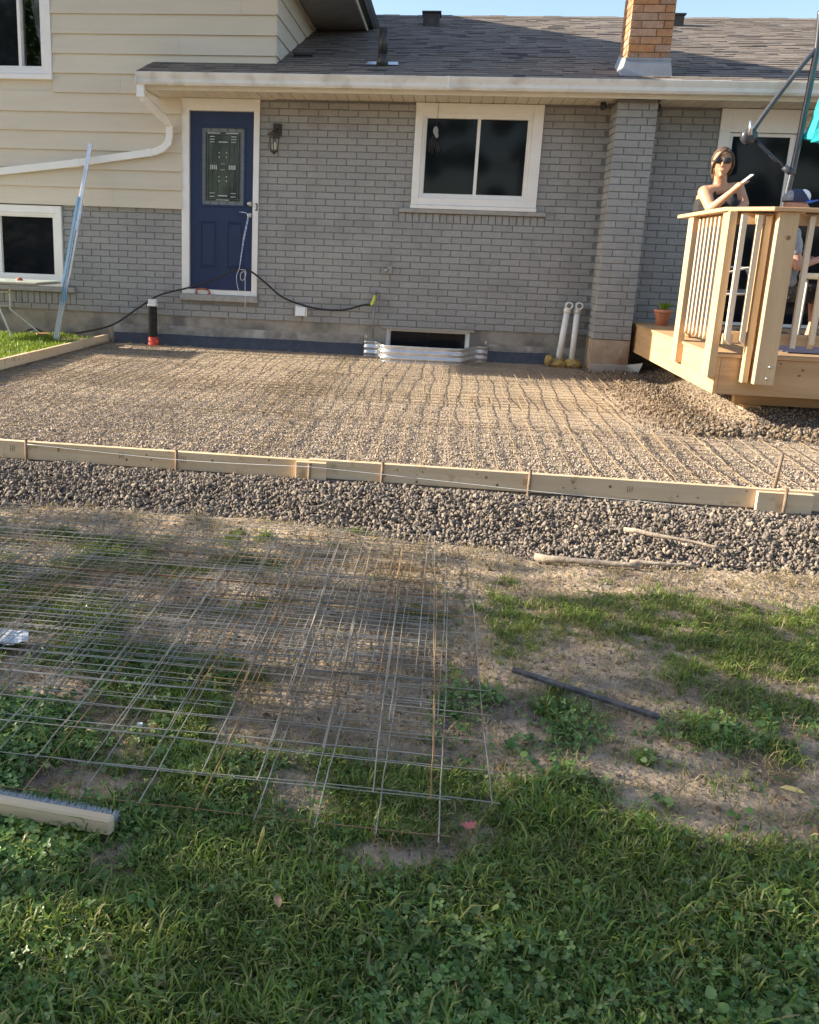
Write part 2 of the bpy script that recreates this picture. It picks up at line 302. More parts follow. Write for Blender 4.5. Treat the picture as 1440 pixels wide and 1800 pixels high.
def scatter(name, P, rot, scl, idx, protos, kind='stuff', label=None, cat=None, parent=None):
    "one object; geometry nodes put real meshes on its points"
    me = bpy.data.meshes.new(name); n = len(P); me.vertices.add(n); me.vertices.foreach_set('co', np.asarray(P, np.float32).ravel())
    for nm, ty, dat in (('rot', 'FLOAT_VECTOR', rot), ('scl', 'FLOAT_VECTOR', scl)):
        a = me.attributes.new(nm, ty, 'POINT'); a.data.foreach_set('vector', np.asarray(dat, np.float32).ravel())
    a = me.attributes.new('idx', 'INT', 'POINT'); a.data.foreach_set('value', np.asarray(idx, np.int32))
    o = bpy.data.objects.new(name, me); COL.objects.link(o)
    ng = bpy.data.node_groups.new(name+'_nodes', 'GeometryNodeTree')
    ng.interface.new_socket('Geometry', in_out='INPUT', socket_type='NodeSocketGeometry'); ng.interface.new_socket('Geometry', in_out='OUTPUT', socket_type='NodeSocketGeometry')
    N = ng.nodes; l = ng.links.new; gi = N.new('NodeGroupInput'); go = N.new('NodeGroupOutput')
    ip = N.new('GeometryNodeInstanceOnPoints'); ip.inputs['Pick Instance'].default_value = True
    j = N.new('GeometryNodeJoinGeometry')
    for pm in reversed(protos):
        po = bpy.data.objects.new(name+'_source', pm)
        oi = N.new('GeometryNodeObjectInfo'); oi.inputs['Object'].default_value = po; oi.inputs['As Instance'].default_value = True
        l(oi.outputs['Geometry'], j.inputs[0])
    def na(nm, ty):
        a = N.new('GeometryNodeInputNamedAttribute'); a.data_type = ty; a.inputs['Name'].default_value = nm
        return [q for q in a.outputs if q.enabled][0]
    l(gi.outputs[0], ip.inputs['Points']); l(j.outputs[0], ip.inputs['Instance']); l(na('idx', 'INT'), ip.inputs['Instance Index'])
    e = N.new('FunctionNodeEulerToRotation'); l(na('rot', 'FLOAT_VECTOR'), e.inputs[0]); l(e.outputs[0], ip.inputs['Rotation'])
    l(na('scl', 'FLOAT_VECTOR'), ip.inputs['Scale']); l(ip.outputs[0], go.inputs[0])
    md = o.modifiers.new('instances', 'NODES'); md.node_group = ng
    o['kind'] = kind
    if label: o['label'] = label
    if cat: o['category'] = cat
    if parent: o.parent = parent; o.location = -WL[parent.name]
    return o

def fbm(x, y, s=1.0, seed=0.0):
    return noise.noise(Vector((x*s+seed, y*s-seed, seed*1.7)))

# ---------------------------------------------------------------- the ground
BANK = [(-40, -6.9), (-6, -6.75), (-.145, -6.571), (.626, -6.481), (1.242, -6.41), (2.026, -6.593), (2.459, -6.627), (2.727, -6.783), (3.395, -6.772), (4.045, -6.692), (8, -6.8), (40, -6.9)]
def bank_y(x): return float(np.interp(x, [b[0] for b in BANK], [b[1] for b in BANK]))
def sm(a, b, t):
    t = max(0., min(1., (t-a)/(b-a))); return t*t*(3-2*t)
FY = -5.72       # front board, outer face
LX = -1.98       # left board
def hz(x, y):
    by = bank_y(x)
    lawn = -.555 + .02*fbm(x, y, 1.1, 3) + .012*fbm(x, y, 3.7, 5) + .009*fbm(x, y, 9.5, 2) + .005*fbm(x, y, 19, 8)
    if y > FY+.02:
        z = -.372 + .0105*y + .006*fbm(x, y, 2.3, 9) + .004*fbm(x, y, 6, 2)
        if x < LX-.02: z = -.325 + .02*fbm(x, y, 1.6, 4)
        if x > 4.3: z += .11*sm(4.42, 4.9, x)*sm(-3.55, -3.1, y)
    elif y > by:
        t = (FY-y)/(FY-by); z = -.505*(1-t) + (-.575)*t + .012*fbm(x, y, 4, 1)
    else:
        z = lawn + .025*math.exp(-((by-y)/.25)**2) - .02*math.exp(-((by-y)/.06)**2)
    if abs(x) > 30 or y < -40: z = lawn-.02
    return z
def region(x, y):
    if y > -3.40 and x > 4.42: return 2 if x > 4.9 else 0  # deck underside: shade put into the ground colour with the dark bed tone
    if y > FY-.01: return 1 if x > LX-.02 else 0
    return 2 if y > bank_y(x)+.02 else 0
xs = np.concatenate([[-400, -150, -60, -30, -18], np.arange(-12, -3, .25), np.arange(-3, -.8, .06), [LX-.021, LX-.019], np.arange(-.8, 4.8, .035), np.arange(4.8, 12, .25), [18, 30, 60, 150, 400]]); xs = np.unique(np.round(xs, 4))
ys = np.concatenate([[-400, -150, -60, -30, -18], np.arange(-14, -10.2, .2), np.arange(-10.2, -5.74, .035), [FY-.012, FY-.008, FY+.01, FY+.03], np.arange(-5.65, .3, .07), np.arange(.5, 12, 1), [18, 40, 100, 400]]); ys = np.unique(np.round(ys, 4))
g = G(); nx = len(xs)
vs = [(float(x), float(y), hz(float(x), float(y))) for y in ys for x in xs]
fs = []; fm = []
for j in range(len(ys)-1):
    for i in range(nx-1):
        fs.append((j*nx+i, j*nx+i+1, (j+1)*nx+i+1, (j+1)*nx+i))
        fm.append(region(float(xs[i]+xs[i+1])/2, float(ys[j]+ys[j+1])/2))
me = bpy.data.meshes.new('ground'); me.from_pydata(vs, [], fs)
for k in ('dirt', 'screen', 'bed_and_shade'): me.materials.append(M[k])
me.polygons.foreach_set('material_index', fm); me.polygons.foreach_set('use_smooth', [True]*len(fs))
go = bpy.data.objects.new('ground', me); COL.objects.link(go); go['kind'] = 'structure'

def in_view(x, y, z, mgx=520, mgy=160):
    d = Vector((x, y, z))-CAM; zc = d.dot(cF)
    if zc < .3: return False
    u = PX+FPX*d.dot(cR)/zc; v = PY-FPX*d.dot(cU)/zc
    return -mgx < u < 1440+mgx and -mgy < v < 1800+mgy

# ---------------------------------------------------------------- the house
BL, BC = .232, .0762
house = thing('house', 'brick and cream sided house with grey painted brick wall and dark shingled roof', 'house', (1.0, 0, -.36))
wall = G(); WY = .012                                  # mortar face, bricks stand proud of it to y=0
def wall_rects(x0, x1, z0, z1, holes):
    "split a wall rectangle round its openings"
    X = sorted({x0, x1, *[h[0] for h in holes], *[h[1] for h in holes]}); Z = sorted({z0, z1, *[h[2] for h in holes], *[h[3] for h in holes]})
    out = []
    for i in range(len(X)-1):
        for j in range(len(Z)-1):
            cx, cz = (X[i]+X[i+1])/2, (Z[j]+Z[j+1])/2
            if X[i] < x0 or X[i+1] > x1 or Z[j] < z0 or Z[j+1] > z1: continue
            if any(h[0] < cx < h[1] and h[2] < cz < h[3] for h in holes): continue
            out.append((X[i], X[i+1], Z[j], Z[j+1]))
    return out
DOOR = (-1.047, -.107, .225, 2.53); WIN = (1.705, 3.142, 1.372, 2.53); LLW = (-4.1, -2.572, .288, 1.241)
DOOR2 = (5.05, 7.15, .19, 2.53); HX0, HX1 = -7.5, 10.5
holes = [DOOR, WIN, LLW, DOOR2]
for a in wall_rects(HX0, HX1, 0, 2.56, holes): wall.box((a[0], WY, a[2]), (a[1], .2, a[3]))
brick_wall = part('brick_wall', wall, 'mortar', house)
SILLS = [(-1.06, -.09, .19, .28), (1.573, 3.257, 1.325, 1.374), (-4.25, -2.42, .225, .290), (-4.25, -2.42, BC, .225), (1.573, 3.257, 16*BC, 1.33)]
def brick_mesh(v, L_=BL-.008, H=BC-.008, D=.09):
    r = random.Random(v); e = .0035
    x, z = L_/2, H/2
    j = lambda: r.uniform(-.0018, .0018)
    fr = [(-x+e+j(), -D/2, -z+e+j()), (x-e+j(), -D/2, -z+e+j()), (x-e+j(), -D/2, z-e+j()), (-x+e+j(), -D/2, z-e+j())]
    mid = [(-x, -D/2+e, -z), (x, -D/2+e, -z), (x, -D/2+e, z), (-x, -D/2+e, z)]
    bk = [(-x, D/2, -z), (x, D/2, -z), (x, D/2, z), (-x, D/2, z)]
    cen = [(r.uniform(-.03, .03), -D/2-r.uniform(.0005, .003), r.uniform(-.01, .01))]
    g = G(); g.add(fr+mid+bk+cen, [(0, 1, 12), (1, 2, 12), (2, 3, 12), (3, 0, 12)]+[(4+i, 4+(i+1) % 4, (i+1) % 4, i) for i in range(4)]+[(8+i, 8+(i+1) % 4, 4+(i+1) % 4, 4+i) for i in range(4)])
    return g
BV = [brick_mesh(i) for i in range(6)]
spots = []   # (cx, z, length)
def clip_holes(x0, x1, z0, z1):
    segs = [(x0, x1)]
    for h in holes+SILLS:
        if h[2] < z1-.012 and h[3] > z0+.012:
            ns = []
            for a, b in segs:
                if h[1] <= a or h[0] >= b: ns.append((a, b))
                else:
                    if a < h[0]: ns.append((a, h[0]))
                    if b > h[1]: ns.append((h[1], b))
            segs = ns
    return segs
for k in range(33):
    z0, z1 = k*BC, (k+1)*BC
    if z1 > 2.535: continue
    off = 0 if k % 2 == 0 else BL/2
    i0 = int((HX0+BL)/BL); i = i0
    while i*BL+off < HX1-BL:
        xa, xb = i*BL+off, (i+1)*BL+off; i += 1
        if xb < -1.0 and z0 > 1.25: continue              # covered by siding
        for a, b in clip_holes(xa, xb, z0, z1):
            if b-a < .045: continue
            if 3.87 < (a+b)/2 < 4.29: continue             # behind the pillar
            spots.append(((a+b)/2, (z0+z1)/2, b-a))
def put(g, v, c, sx=1, rz=0, tilt=0, sz=1, dy=0):
    R = Matrix.Rotation(rz, 3, 'Z') @ Matrix.Rotation(tilt, 3, 'Y')
    g.add([R @ Vector((p[0]*sx, p[1], p[2]*sz))+Vector(c) for p in v.v], v.f)
def score(x, z):
    return -(Vector((x, 0, z))-CAM).length
chim_spots = []      # pillar below and chimney above: (centre, rz, length, orange)
PXL, PXR, PYF = 3.868, 4.292, -.42
def chimney_courses(z0, n, xl, xr, yf, yb):
    out = []
    for k in range(n):
        zc = z0+(k+.5)*BC
        x = xl; w_ = [BL, BL/2] if k % 2 == 0 else [BL/2, BL]
        tot = xr-xl; sc = 1
        pat = [BL*.5, BL, BL] if k % 2 else [BL, BL, BL*.5]
        s_ = tot/sum(pat[:2]+[pat[2]]) if tot < sum(pat) else 1
        pat = [p*tot/sum(pat) for p in pat] if abs(sum(pat)-tot) < .1 else ([tot*.62, tot*.38] if k % 2 else [tot*.27, tot*.5, tot*.23])
        for p in pat: out.append(((x+p/2, yf+.045, zc), 0, p)); x += p
        y = yb; pat = [BL*.5, BL] if k % 2 == 0 else [BL, BL*.5]
        tot = yb-(yf+.09); pat = [p*tot/sum(pat) for p in pat]
        for p in pat:
            out.append(((xl+.045, y-p/2, zc), -PI/2, p)); out.append(((xr-.045, y-p/2, zc), PI/2, p)); y -= p
    return out
pil = chimney_courses(0, 33, PXL, PXR, PYF, 0.0)
cand = [(score(s[0], s[1]), 'w', s) for s in spots if in_view(s[0], 0, s[1], 0, 0)]+[(-(Vector(p[0])-CAM).length if p[1] != PI/2 else -99, 'p', p) for p in pil]
rest = G()
for s in spots:
    if not in_view(s[0], 0, s[1], 0, 0): put(rest, BV[random.randrange(6)], (s[0], .045+random.uniform(-.0015, .0015), s[1]), (s[2]-.008)/(BL-.008))
cand.sort(key=lambda t: -t[0])
mes = {}
def bm_len(v, l_):
    key = (v, round(l_, 2))
    if key not in mes:
        sx = (l_-.008)/(BL-.008); gg = G(); gg.add([(p[0]*sx, p[1], p[2]) for p in BV[v].v], BV[v].f); mes[key] = gg.mesh('brick', M['brick'])
    return mes[key]
for n, (sc, ty, s) in enumerate(cand):
    v = random.randrange(6)
    if ty == 'w': c, rz, l_ = (s[0], .045+random.uniform(-.002, .002), s[1]), 0, s[2]
    else: c, rz, l_ = s
    tilt = random.uniform(-.004, .004)
    if n < 285: shared('brick', bm_len(v, l_), brick_wall, c, (0, tilt, rz))
    else: put(rest, BV[v], c, (l_-.008)/(BL-.008), rz, tilt)
# rowlocks under the two windows
for x0, x1, z0, z1 in ((1.573, 3.257, 16*BC, 1.325), (-4.25, -2.42, BC*1.0, .225)):
    n = int((x1-x0)/.0775); wd = (x1-x0)/n
    for i in range(n):
        vv = brick_mesh(50+i, wd-.010, z1-z0-.008); put(rest, vv, (x0+(i+.5)*wd, .043, (z0+z1)/2))
part('bricks', rest, 'brick', brick_wall, kind='stuff', c=(0, 0, 0))
pc = G(); pc.box((PXL+.012, PYF+.012, 0), (PXR-.012, WY, 2.54)); part('chimney_core', pc, 'mortar', house)
# foundation
fo = G()
for a in wall_rects(HX0, HX1, -.6, 0, [(1.494, 2.503, -.6, -.02)]): fo.box((a[0], .02, a[2]), (a[1], .25, a[3]))
part('foundation', fo, 'found', house)
fb = G()
fo2 = [(-1.93, -.02), (-1.2, -.035), (-.3, -.03), (.6, -.05), (1.2, -.03)]
fb.box((-1.94, .016, -.26), (1.22, .03, -.125)); fb.box((2.74, .016, -.26), (3.85, .03, -.16))
part('foundation_stain', fb, 'found_base', house)
pb = G(); pb.box((PXL+.004, PYF+.004, -.45), (PXR-.004, .018, -.004)); part('chimney_footing', pb, mat('warm_concrete', (.34, .25, .17), (.44, .36, .27), 7, .9, .5, 50, c3=(.3, .18, .10), s3=4), house)
# interior behind the windows
ro = G()
for x0, x1, z0, z1 in ((1.2, 3.6, .4, 2.7), (-7, -2, -.2, 1.5), (-5, -2.2, 2.2, 4.4), (4.6, 7.6, .1, 2.56), (1.3, 2.7, -.5, .02)):
    d = 1.6 if z0 > -.4 else .6
    ro.add([(x0, .21, z0), (x1, .21, z0), (x1, d, z0), (x0, d, z0), (x0, .21, z1), (x1, .21, z1), (x1, d, z1), (x0, d, z1)], [(0, 1, 2, 3), (7, 6, 5, 4), (2, 6, 7, 3), (1, 5, 6, 2), (0, 3, 7, 4)])
part('room_interior', ro, 'room', house)
# membrane strip at the base
def wavy_strip(x0, x1, zt, zb, y):
    g = G(); n = int((x1-x0)/.06); vs = []
    for i in range(n+1):
        x = x0+(x1-x0)*i/n; wv = .004*math.sin(i*1.9)+.003*fbm(x, 0, 5)
        vs += [(x, y-.006+wv, zb), (x, y-.004-wv, zt+.008*fbm(x, 3, 2.5)), (x, y+.012, zt+.008*fbm(x, 3, 2.5))]
    fs = []
    for i in range(n): fs += [(i*3, i*3+3, i*3+4, i*3+1), (i*3+1, i*3+4, i*3+5, i*3+2)]
    return g.add(vs, fs, True)
g = wavy_strip(-1.93, 1.24, -.232, -.45, 0); single('foundation_membrane', g, 'membrane', 'black plastic drainage membrane along the wall base left of the window well', 'membrane')
g = wavy_strip(2.73, 3.45, -.235, -.45, 0); single('foundation_membrane', g, 'membrane', 'short black membrane strip between the window well and the white pipes', 'membrane')
g = G(); g.prism([(-.445, -.45), (-.46, -.28), (-.452, -.275), (-.437, -.45)], 'x', 3.86, 4.28); g.add([(4.28, -.452, -.27), (4.44, -.50, -.235), (4.40, -.49, -.36), (4.28, -.445, -.40)], [(0, 1, 2, 3), (3, 2, 1, 0)])
single('metal_strip', g, 'galv', 'bent grey metal strip round the foot of the brick chimney', 'metal strip')

# siding: lap boards
def lap(g, x0, x1, zb, h, y=-.02):
    return g.prism([(y, zb), (y-.028, zb), (y-.004, zb+h+.01), (y, zb+h+.01)], 'x', x0, x1)
UX = .068      # right corner of the upper storey
sb = G()
for a in wall_rects(HX0, -1.047, 1.277, 2.53, [(-4.1, -2.572, .288, 1.3)]): sb.box((a[0], -.012, a[2]), (a[1], .2, a[3]))
for a in wall_rects(HX0, UX-.01, 2.53, 5.2, [(-4.3, -2.615, 2.708, 4.0)]): sb.box((a[0], -.012, a[2]), (a[1], .2, a[3]))
upper = part('upper_wall', sb, 'siding', house)
H = .2145
for k in range(19):
    zb = 1.276+k*H
    if zb > 5.1: break
    x1 = -1.042 if zb+H < 2.62 else UX
    segs = [(HX0, x1)]
    if zb+H > 2.715 and zb < 3.95: segs = [(-2.613, x1), (HX0, -4.32)]
    for a, b in segs:
        cut = sorted([a, b]+[c for c in ([-1.9+(k*37 % 17)*.12] if k % 2 == 0 else [-.9-(k*29 % 11)*.3]) if a+.3 < c < b-.3])
        for i in range(len(cut)-1):
            if 2.42 < zb+H and zb < 2.95 and cut[i+1] > -1.3:
                pass
            part('siding_board', lap(G(), cut[i]+.0008, cut[i+1]-.0008, zb, H), 'siding', upper)
# right side wall of the upper storey
def xlap(g, zb, h, y0, y1, x=UX): return g.prism([(x, zb), (x+.020, zb), (x+.003, zb+h+.01), (x, zb+h+.01)], 'y', y0, y1)
sw = G(); sw.box((UX-.2, .2, 2.6), (UX, 9, 5.2)); part('upper_side_wall', sw, 'siding', house)
for k in range(6, 19):
    zb = 1.276+k*H
    part('siding_board', xlap(G(), zb, H, -.042, 9), 'siding', upper)

# main roof
SL = .34; RZ, RY = 2.70, -.64
def rz(y): return RZ+SL*(y-RY)
YR = 4.68
RX0, RX1 = -1.36, 11.0
r_ = G(); r_.prism([(RY, RZ-.01), (YR, rz(YR)-.01), (YR, rz(YR)-.12), (RY, RZ-.12)], 'x', RX0, RX1)
r_.prism([(YR, rz(YR)-.01), (YR+5.2, rz(YR)-.01-SL*5.2), (YR+5.2, rz(YR)-.12-SL*5.2), (YR, rz(YR)-.12)], 'x', RX0, RX1)
roof = part('roof', r_, 'roofdark', house)
SHM = []; sh = G(); e = .135; y = RY-.03; c = 0
while y < YR:
    x = RX0-.02+random.uniform(-.3, 0); y1 = min(y+e+.03, YR)
    while x < RX1:
        wd = random.choice((.12, .17, .22, .3)); x1 = min(x+wd-.003, RX1+.01); xa = max(x, RX0-.02)
        if x1 > xa:
            hh = random.choice((.008, .008, .013)); dy = random.uniform(-.006, .006)
            zt = rz(y)+hh
            sh.add([(xa, y+dy, zt-hh+.001), (x1, y+dy, zt-hh+.001), (x1, y+dy, zt), (xa, y+dy, zt), (x1, y1, rz(y1)+.004), (xa, y1, rz(y1)+.004)], [(0, 1, 2, 3), (3, 2, 4, 5), (0, 3, 5), (1, 4, 2)]); dk = random.random() < .05; SHM += [1, int(dk), 1, 1]
        x += wd
    y += e; c += 1
so_ = part('shingles', sh, 'shingle', roof, kind='stuff', c=(0, 0, 0)); so_.data.materials.append(M['roofdark']); so_.data.polygons.foreach_set('material_index', SHM)
rc = G()
for i in range(44):
    x = RX0+i*.28; rc.prism([(YR-.12, rz(YR-.12)+.012), (YR, rz(YR)+.022+.004*(i % 3)), (YR+.12, rz(YR-.12)+.012), (YR, rz(YR)-.01)], 'x', x, x+.275)
part('ridge_cap', rc, 'shingle', roof, kind='stuff')
# fascia, soffit, gutter
g = G(); g.box((-1.34, -.575, 2.525), (11, -.55, 2.69)); fascia = part('fascia', g, 'cream_alu', house)
g = G(); g.box((-1.34, -.55, 2.525), (-1.315, -.03, 2.70)); part('fascia_return', g, 'cream_alu', house)
g = G(); g.box((-1.315, -.55, 2.56), (11, .0, 2.575)); soff = part('soffit', g, 'cream_alu', house)
x = -1.31; i = 0
while x < 7.6:
    if not (PXL-.1 < x < PXR-.1):
        gg = G(); gg.box((x, -.549, 2.537+(i % 5 == 3)*.001), (x+.118, -.004, 2.548)); part('soffit_panel', gg, 'cream_alu', soff, label=None)
        gg = G(); gg.box((x+.052, -.546, 2.531), (x+.064, -.006, 2.5375)); 
    x += .125; i += 1
g = G(); g.prism([(-.578, 2.565), (-.655, 2.567), (-.672, 2.592), (-.672, 2.627), (-.690, 2.665), (-.698, 2.69), (-.692, 2.694), (-.682, 2.667), (-.664, 2.63), (-.664, 2.6), (-.65, 2.576), (-.585, 2.574), (-.585, 2.69), (-.578, 2.69)], 'x', -1.37, 11.0)
g.box((-1.373, -.698, 2.565), (-1.368, -.578, 2.693)); g.box((2.05, -.7, 2.563), (2.07, -.576, 2.6955))
part('gutter', g, 'alu', house)
# downspout
sec = [(-.036, -.026), (.036, -.026), (.036, .026), (-.036, .026)]
dp = [(-1.335, -.62, 2.575), (-1.335, -.62, 2.47), (-1.32, -.58, 2.43), (-1.20, -.16, 2.27), (-1.175, -.085, 2.21), (-1.172, -.075, 2.10), (-1.19, -.075, 2.02), (-1.26, -.075, 1.955), (-1.36, -.075, 1.915), (-2.36, -.075, 1.762), (-3.5, -.075, 1.62), (-4.6, -.075, 1.48)]
g = G(); g.tube(dp, 0, caps=True, smooth=False, sec=[(-.040, -.029), (-.014, -.029), (-.010, -.024), (.010, -.024), (.014, -.029), (.040, -.029), (.040, .029), (-.040, .029)], up=(0.02, -1, .02))
for p, d in (((-1.335, -.62, 2.46), (0, 0, .02)), ((-1.225, -.25, 2.303), (-.01, -.03, .012)), ((-1.172, -.075, 2.2), (0, 0, .015)), ((-2.32, -.075, 1.768), (.03, 0, .0045)), ((-1.42, -.075, 1.906), (.02, 0, .003))):
    g.tube([Vector(p)-Vector(d), Vector(p)+Vector(d)], 0, smooth=False, sec=[(-.044, -.033), (.044, -.033), (.044, .033), (-.044, .033)], up=(0.02, -1, .02))
part('downspout', g, 'white', house)
# upper storey eave (right side)
EZ = 3.93
g = G(); g.box((UX+.02, -.9, EZ), (.82, 9, EZ+.015)); part('upper_soffit', g, 'siding', house)
for i in range(30):
    gg = G(); y = -.88+i*.15
    if y > 3.4: break
    gg.box((UX+.03, y, EZ-.012), (.80, y+.138, EZ-.001)); part('soffit_panel', gg, mat('grey_soffit', (.40, .38, .34), (.45, .43, .39), 5, .6) if i == 0 else bpy.data.materials['grey_soffit'], house)
g = G(); g.box((.80, -.9, EZ-.03), (.825, 9, EZ+.17)); part('fascia', g, 'cream_alu', house)
g = G(); g.prism([(.828, EZ+.03), (.90, EZ+.03), (.945, EZ+.16), (.937, EZ+.16), (.895, EZ+.04), (.834, EZ+.04), (.834, EZ+.16), (.828, EZ+.16)], 'y', -.95, 9); part('gutter', g, 'darkmetal', house)
g = G(); g.prism([(.93, EZ+.17), (-3.6, EZ+.17+.34*4.53), (-8.1, EZ+.17), (-8.1, EZ+.10), (-3.6, EZ+.10+.34*4.53), (.93, EZ+.10)], 'y', -.95, 9.2); part('upper_roof', g, 'shingle', house)
g = G(); g.prism([(.07, 5.2), (-3.6, EZ+.1+1.5), (-7.5, 5.2), (-7.5, 4.0), (.07, 4.0)], 'y', .0, .19)
part('gable', g, 'siding', house)
# chimney above the roof
CXL, CXR, CYF, CYB = 3.905, 4.35, -.42, .06
oc = G(); oc.box((CXL+.012, CYF+.012, 2.6), (CXR-.012, CYB, 4.6)); chim = part('chimney', oc, 'omortar', house)
ob = {}
for (c, rzz, l_) in chimney_courses(2.93, 21, CXL, CXR, CYF, CYB):
    key = round(l_, 2)
    if key not in ob:
        sx = (l_-.008)/(BL-.008); gg = G(); gg.add([(p[0]*sx, p[1], p[2]) for p in BV[key > .15].v], BV[0].f); ob[key] = gg.mesh('chimney_brick', M['obrick'])
    shared('chimney_brick', ob[key], chim, (c[0]+random.uniform(-.002, .002), c[1]+random.uniform(-.002, .002), c[2]), (0, 0, rzz))
g = G(); g.add([(CXL-.05, CYF-.05, rz(CYF)-.01), (CXR+.03, CYF-.05, rz(CYF)-.01), (CXR+.008, CYF-.008, 2.935), (CXL-.006, CYF-.008, 2.935), (CXL-.05, CYB, rz(CYB)-.01), (CXL-.006, CYB, rz(CYB)+.12), (CXR+.03, CYB, rz(CYB)-.01), (CXR+.008, CYB, rz(CYB)+.12)],
    [(0, 1, 2, 3), (4, 0, 3, 5), (1, 6, 7, 2)]); g.box((CXL-.01, CYF-.014, 2.925), (CXR+.01, CYF-.006, 2.95)); part('chimney_flashing', g, 'flash', house)
# roof vents and stack
g = G(); p = (1.294, -.03); g.tube([(p[0], p[1], rz(p[1])-.02), (p[0], p[1], rz(p[1])+.12)], [.075, .055], 16); g.tube([(p[0], p[1], rz(p[1])+.1), (p[0], p[1], 3.30)], .052, 16)
part('vent_stack', g, 'darkmetal', house)
g = G(); g.add([(1.10, -.07, rz(-.07)+.02), (1.48, -.07, rz(-.07)+.02), (1.46, .12, rz(.12)+.022), (1.12, .12, rz(.12)+.022)], [(0, 1, 2, 3)]); part('vent_flashing', g, 'galv', house)
def boxvent(x, y, w_, d, h, m):
    g = G(); z = rz(y); g.box((x-w_/2, y, z-.02), (x+w_/2, y+d, z+h)); g.box((x-w_/2-.02, y-.03, z+h), (x+w_/2+.02, y+d, z+h+.02)); part('roof_vent', g, m, house)
boxvent(1.70, 3.45, .24, .3, .19, 'darkmetal'); boxvent(.30, .45, .18, .2, .03, 'black'); boxvent(5.22, 3.7, .2, .25, .16, 'darkmetal')

# ---- windows
def frame(g, x0, x1, z0, z1, w_, y0, y1):
    g.box((x0, y0, z0), (x0+w_, y1, z1)); g.box((x1-w_, y0, z0), (x1, y1, z1)); g.box((x0+w_, y0, z0), (x1-w_, y1, z0+w_)); g.box((x0+w_, y0, z1-w_), (x1-w_, y1, z1))
def window(x0, x1, z0, z1, gx0, gx1, gz0, gz1, mull, name='window', yo=-.03, sill=True, mat_='white'):
    g = G()
    for a in wall_rects(x0, x1, z0, z1, [(gx0-.05, gx1+.05, gz0-.05, gz1+.05)]): g.box((a[0], yo, a[2]), (a[1], .12, a[3]))
    wdw = part(name, g, mat_, house, bevel=.003)
    f = G(); frame(f, gx0-.05, gx1+.05, gz0-.05, gz1+.05, .03, yo+.018, .1); fr = part('frame', f, mat_, wdw, bevel=.002)
    f = G(); frame(f, gx0-.02, gx1+.02, gz0-.02, gz1+.02, .02, yo+.035, .09); part('sash', f, mat_, wdw)
    edges = [gx0]+[m for m in mull]+[gx1]
    for i in range(len(edges)-1):
        p = G(); p.box((edges[i]+.001, .055+.006*(i % 2), gz0+.001), (edges[i+1]-.001, .059+.006*(i % 2), gz1-.001)); part('pane', p, 'glass', wdw)
    for m in mull:
        q = G(); q.box((m-.018, yo+.04, gz0), (m+.018, .09, gz1)); part('mullion', q, mat_, wdw)
    return wdw
w1 = window(1.705, 3.142, 1.42, 2.53, 1.84, 2.976, 1.549, 2.372, [2.43])
g = G(); g.box((1.70, -.05, 1.376), (3.147, .1, 1.418)); part('sill_nosing', g, 'white', w1, bevel=.004)
g = G(); g.box((1.573, -.045, 1.327), (3.257, .1, 1.374)); part('sill', g, 'stone', w1, bevel=.005)
w2 = window(-4.1, -2.572, .33, 1.262, -3.95, -2.695, .436, 1.125, [-3.405])
g = G(); g.box((-4.1, -.05, .292), (-2.567, .1, .328)); part('sill_nosing', g, 'white', w2, bevel=.004)
g = G(); g.box((-4.25, -.05, .227), (-2.42, .1, .288)); part('sill', g, 'stone', w2, bevel=.005)
w3 = window(-4.3, -2.615, 2.76, 4.0, -4.15, -2.755, 2.85, 3.9, [-3.02], yo=-.05)
g = G(); g.box((-4.3, -.07, 2.70), (-2.61, .05, 2.757)); part('sill_nosing', g, 'white', w3, bevel=.004)
g = G()
n = 40; vs = []
for j in range(9):
    z = 2.84+j*.14
    for i in range(n):
        t = i/(n-1); xr = -2.75; xl = -2.98+.20*(1-j/8)**1.6; xx = xl+(xr-xl)*t
        vs.append((xx, .17+.02*math.sin(t*26+j*.3), z))
g.add(vs, [(j*n+i, j*n+i+1, (j+1)*n+i+1, (j+1)*n+i) for j in range(8) for i in range(n-1)], True); part('curtain', g, 'curtain', w3)
# lighter panes so the curtain shows
clear = mat('clear_glass', (.8, .85, .9), None, 2, .02, trans=1, spec=.5)
for o in w3.children:
    if o.name.startswith('pane') and o.location.x > .2: o.data.materials[0] = clear
# basement window
bwn = window(1.494, 2.503, -.45, -.005, 1.55, 2.45, -.42, -.06, [2.0], yo=.035)
g = G(); g.box((1.44, .0, -.03), (2.55, .13, -.002)); part('lintel', g, 'stone', bwn)
# ---- blue door
g = G()
for a in wall_rects(-1.047, -.107, .28, 2.53, [(-.955, -.175, .28, 2.397)]): g.box((a[0], -.025, a[2]), (a[1], .12, a[3]))
door = part('door', g, 'white', house, bevel=.003)
g = G(); g.box((-1.0, -.03, .282), (-.15, .1, .335)); part('threshold', g, 'white', door)
g = G(); g.box((-1.06, -.075, .205), (-.09, .11, .279)); part('sill', g, 'stone', door, bevel=.006)
sl = G(); hx0, hx1, hz0, hz1 = -.83, -.30, 1.30, 2.235
for a in wall_rects(-.950, -.180, .34, 2.392, [(-.835, -.275, 1.32, 2.235)]): sl.box((a[0], .02, a[2]), (a[1], .06, a[3]))
slab = part('door_slab', sl, 'navy', door)
gx0, gx1, gz0, gz1 = -.815, -.295, 1.34, 2.215
f = G(); frame(f, gx0-.02, gx1+.02, gz0-.02, gz1+.02, .022, .008, .05); part('glass_frame', f, 'navy', slab, bevel=.003)
p = G(); p.box((gx0, .044, gz0), (gx1, .048, gz1)); lite = part('leaded_glass', p, 'greenglass', slab)
f = G(); bw = .048; frame(f, gx0+.002, gx1-.002, gz0+.002, gz1-.002, bw, .036, .0435); part('border_glass', f, 'seedy', lite)
